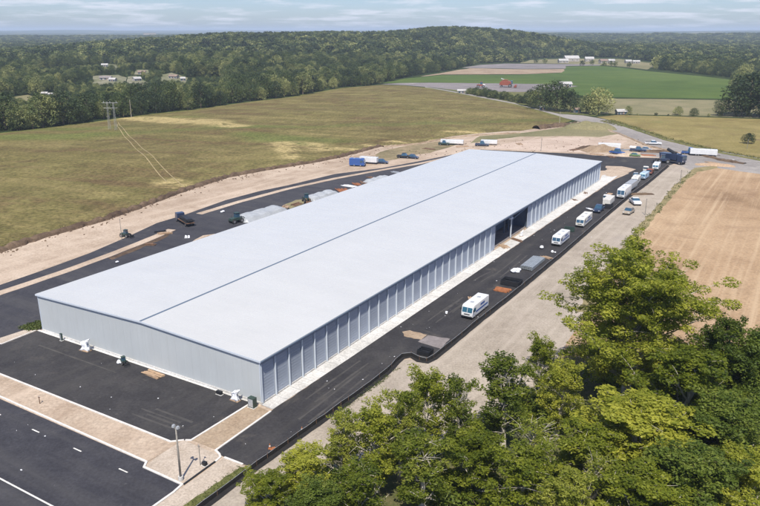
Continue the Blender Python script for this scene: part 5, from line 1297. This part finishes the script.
# ------------------------------------------------------------------ houses
def house(name, x, y, L, W, H, wall, roofm, lab, rz=0, windows=3):
    q = .52 if x < 300 else .66; L, W, H, windows = L * q, W * q, H * q * 1.05, windows
    X, Y = GH(x, y); z0 = float(hgt(np.array([X]), np.array([Y]))[0]) + .3; e = empty(name, (X, Y, z0 - .05), rz, lab, 'house' if name == 'house' else 'barn')
    MB().prism([(-W / 2, 0), (W / 2, 0), (W / 2, H), (0, H + W * .3), (-W / 2, H)], -L / 2, L / 2).build('wall', M[wall], e)
    for sgn in (-1, 1):
        a0 = sgn * (W / 2 + .4); MB().prism([(a0, H - .12), (0, H + W * .3 + .1), (0, H + W * .3 + .3), (a0, H + .12)], -L / 2 - .4, L / 2 + .4).build('roof', M[roofm], e)
    for k in range(windows):
        MB().box((-L / 2 + (k + .5) * L / windows, -W / 2 - .04, H * .5), (1.3, .1, 1.3)).build('window', M['glass'], e)
    MB().box((L * .1, -W / 2 - .05, 1.1), (1.1, .1, 2.1)).build('door', M['roof_brown'], e)
    return e
HS = [('barn', 571, 61.5, 34, 20, 7, 'house_wall', 'house_roof', 'long white roofed barn at the left end of the distant houses', .1),
      ('barn', 563, 63, 22, 12, 5, 'house_wall', 'house_roof', 'low white annex in front of the distant barn', .1),
      ('house', 589, 61.5, 20, 14, 6, 'house_wall', 'house_roof', 'pale distant house right of the long barn', -.1),
      ('house', 603, 63.5, 17, 12, 5.5, 'house_wall', 'roof_brown', 'distant house with brown roof near the middle of the row', .2),
      ('house', 611, 63, 14, 10, 5, 'house_wall', 'house_roof', 'small pale house right of the brown roofed one', 0),
      ('house', 628, 63.2, 14, 10, 4, 'house_wall', 'house_roof', 'low pale house at the right part of the distant row', .1),
      ('house', 636, 63.6, 15, 9, 4, 'house_wall', 'house_roof', 'rightmost pale house of the distant row', -.1),
      ('barn', 565, 87, 16, 9, 3.5, 'house_wall', 'house_roof', 'white shed at the left side of the green field', .1),
      ('house', 621, 114.5, 9, 5.5, 2.4, 'house_wall', 'house_roof', 'small white building right of the round tree by the lane', .1),
      ('house', 577, 113, 5, 4, 2.8, 'house_wall', 'roof_brown', 'grey shed between the two tree clumps by the lane', .3),
      ('house', 542, 110, 4, 3, 2.4, 'house_wall', 'house_roof', 'tiny white hut under the clump of dark trees', .1),
      ('barn', 463, 93, 13, 5, 2.2, 'house_wall', 'house_roof', 'low white shed at the near edge of the grey lot', -.1),
      ('house', 105, 67.2, 13, 8, 4.5, 'house_wall', 'house_roof', 'white house among the trees above the woodland lots', .2),
      ('barn', 106, 80, 20, 9, 3.6, 'house_wall', 'lot_grey', 'long grey roofed shed in the woodland clearing', .1),
      ('barn', 113, 81.5, 12, 8, 3.2, 'house_wall', 'house_roof', 'pale shed right of the long grey roofed one', -.2),
      ('barn', 137, 81, 13, 9, 3.6, 'house_wall', 'house_roof', 'pale roofed barn in the second woodland clearing', .8),
      ('house', 142, 74.5, 13, 8, 4, 'house_wall', 'roof_brown', 'brown roofed house in the woods behind the barn', .1),
      ('barn', 174, 78.5, 18, 8, 3.6, 'house_wall', 'roof_brown', 'brown roofed barn in the right woodland clearing', -.4),
      ('house', 183, 81, 8, 7, 4, 'house_wall', 'house_roof', 'small white house beside the brown roofed barn', .3),
      ('house', 45, 95.5, 8, 5, 2.8, 'house_wall', 'house_roof', 'small white house in the woods at the far left', .1),
      ('house', 51, 96, 5, 4, 2.4, 'house_wall', 'house_roof', 'tiny white hut right of the small white house', 0)]
for a in HS: house(*a)
# distant pale buildings at the town edge
for k, (x, y) in enumerate([(80, 41.5), (112, 41), (120, 41.5), (145, 39.8), (150, 38.5), (540, 38.5), (546, 38), (552, 38.6), (350, 41)]):
    X, Y = G(x, y); z0 = float(hgt(np.array([X]), np.array([Y]))[0])
    e = empty('town_building', (X, Y, z0), .1 * k, 'tiny pale building far off near the horizon', 'building', 'tiny pale buildings near the horizon')
    MB().box((0, 0, 6), (60 + 10 * (k % 3), 30, 12)).build('wall', M['house_wall'], e); MB().box((0, 0, 12.6), (62 + 10 * (k % 3), 32, 1)).build('roof', M['house_roof'], e)

# ------------------------------------------------------------------ haze
hz = MB().box((0, 22000, 34), (100000, 75000, 132)).build('haze', None)
hm_ = bpy.data.materials.new('haze'); hm_.use_nodes = True; hn = hm_.node_tree; hn.nodes.clear()
ho = hn.nodes.new('ShaderNodeOutputMaterial'); pv = hn.nodes.new('ShaderNodeVolumePrincipled')
pv.inputs['Color'].default_value = (.68, .80, 1.0, 1); pv.inputs['Density'].default_value = 1.1e-4; pv.inputs['Anisotropy'].default_value = 0.0
hn.links.new(pv.outputs[0], ho.inputs['Volume']); hz.data.materials.append(hm_); tag(hz, kind='stuff')
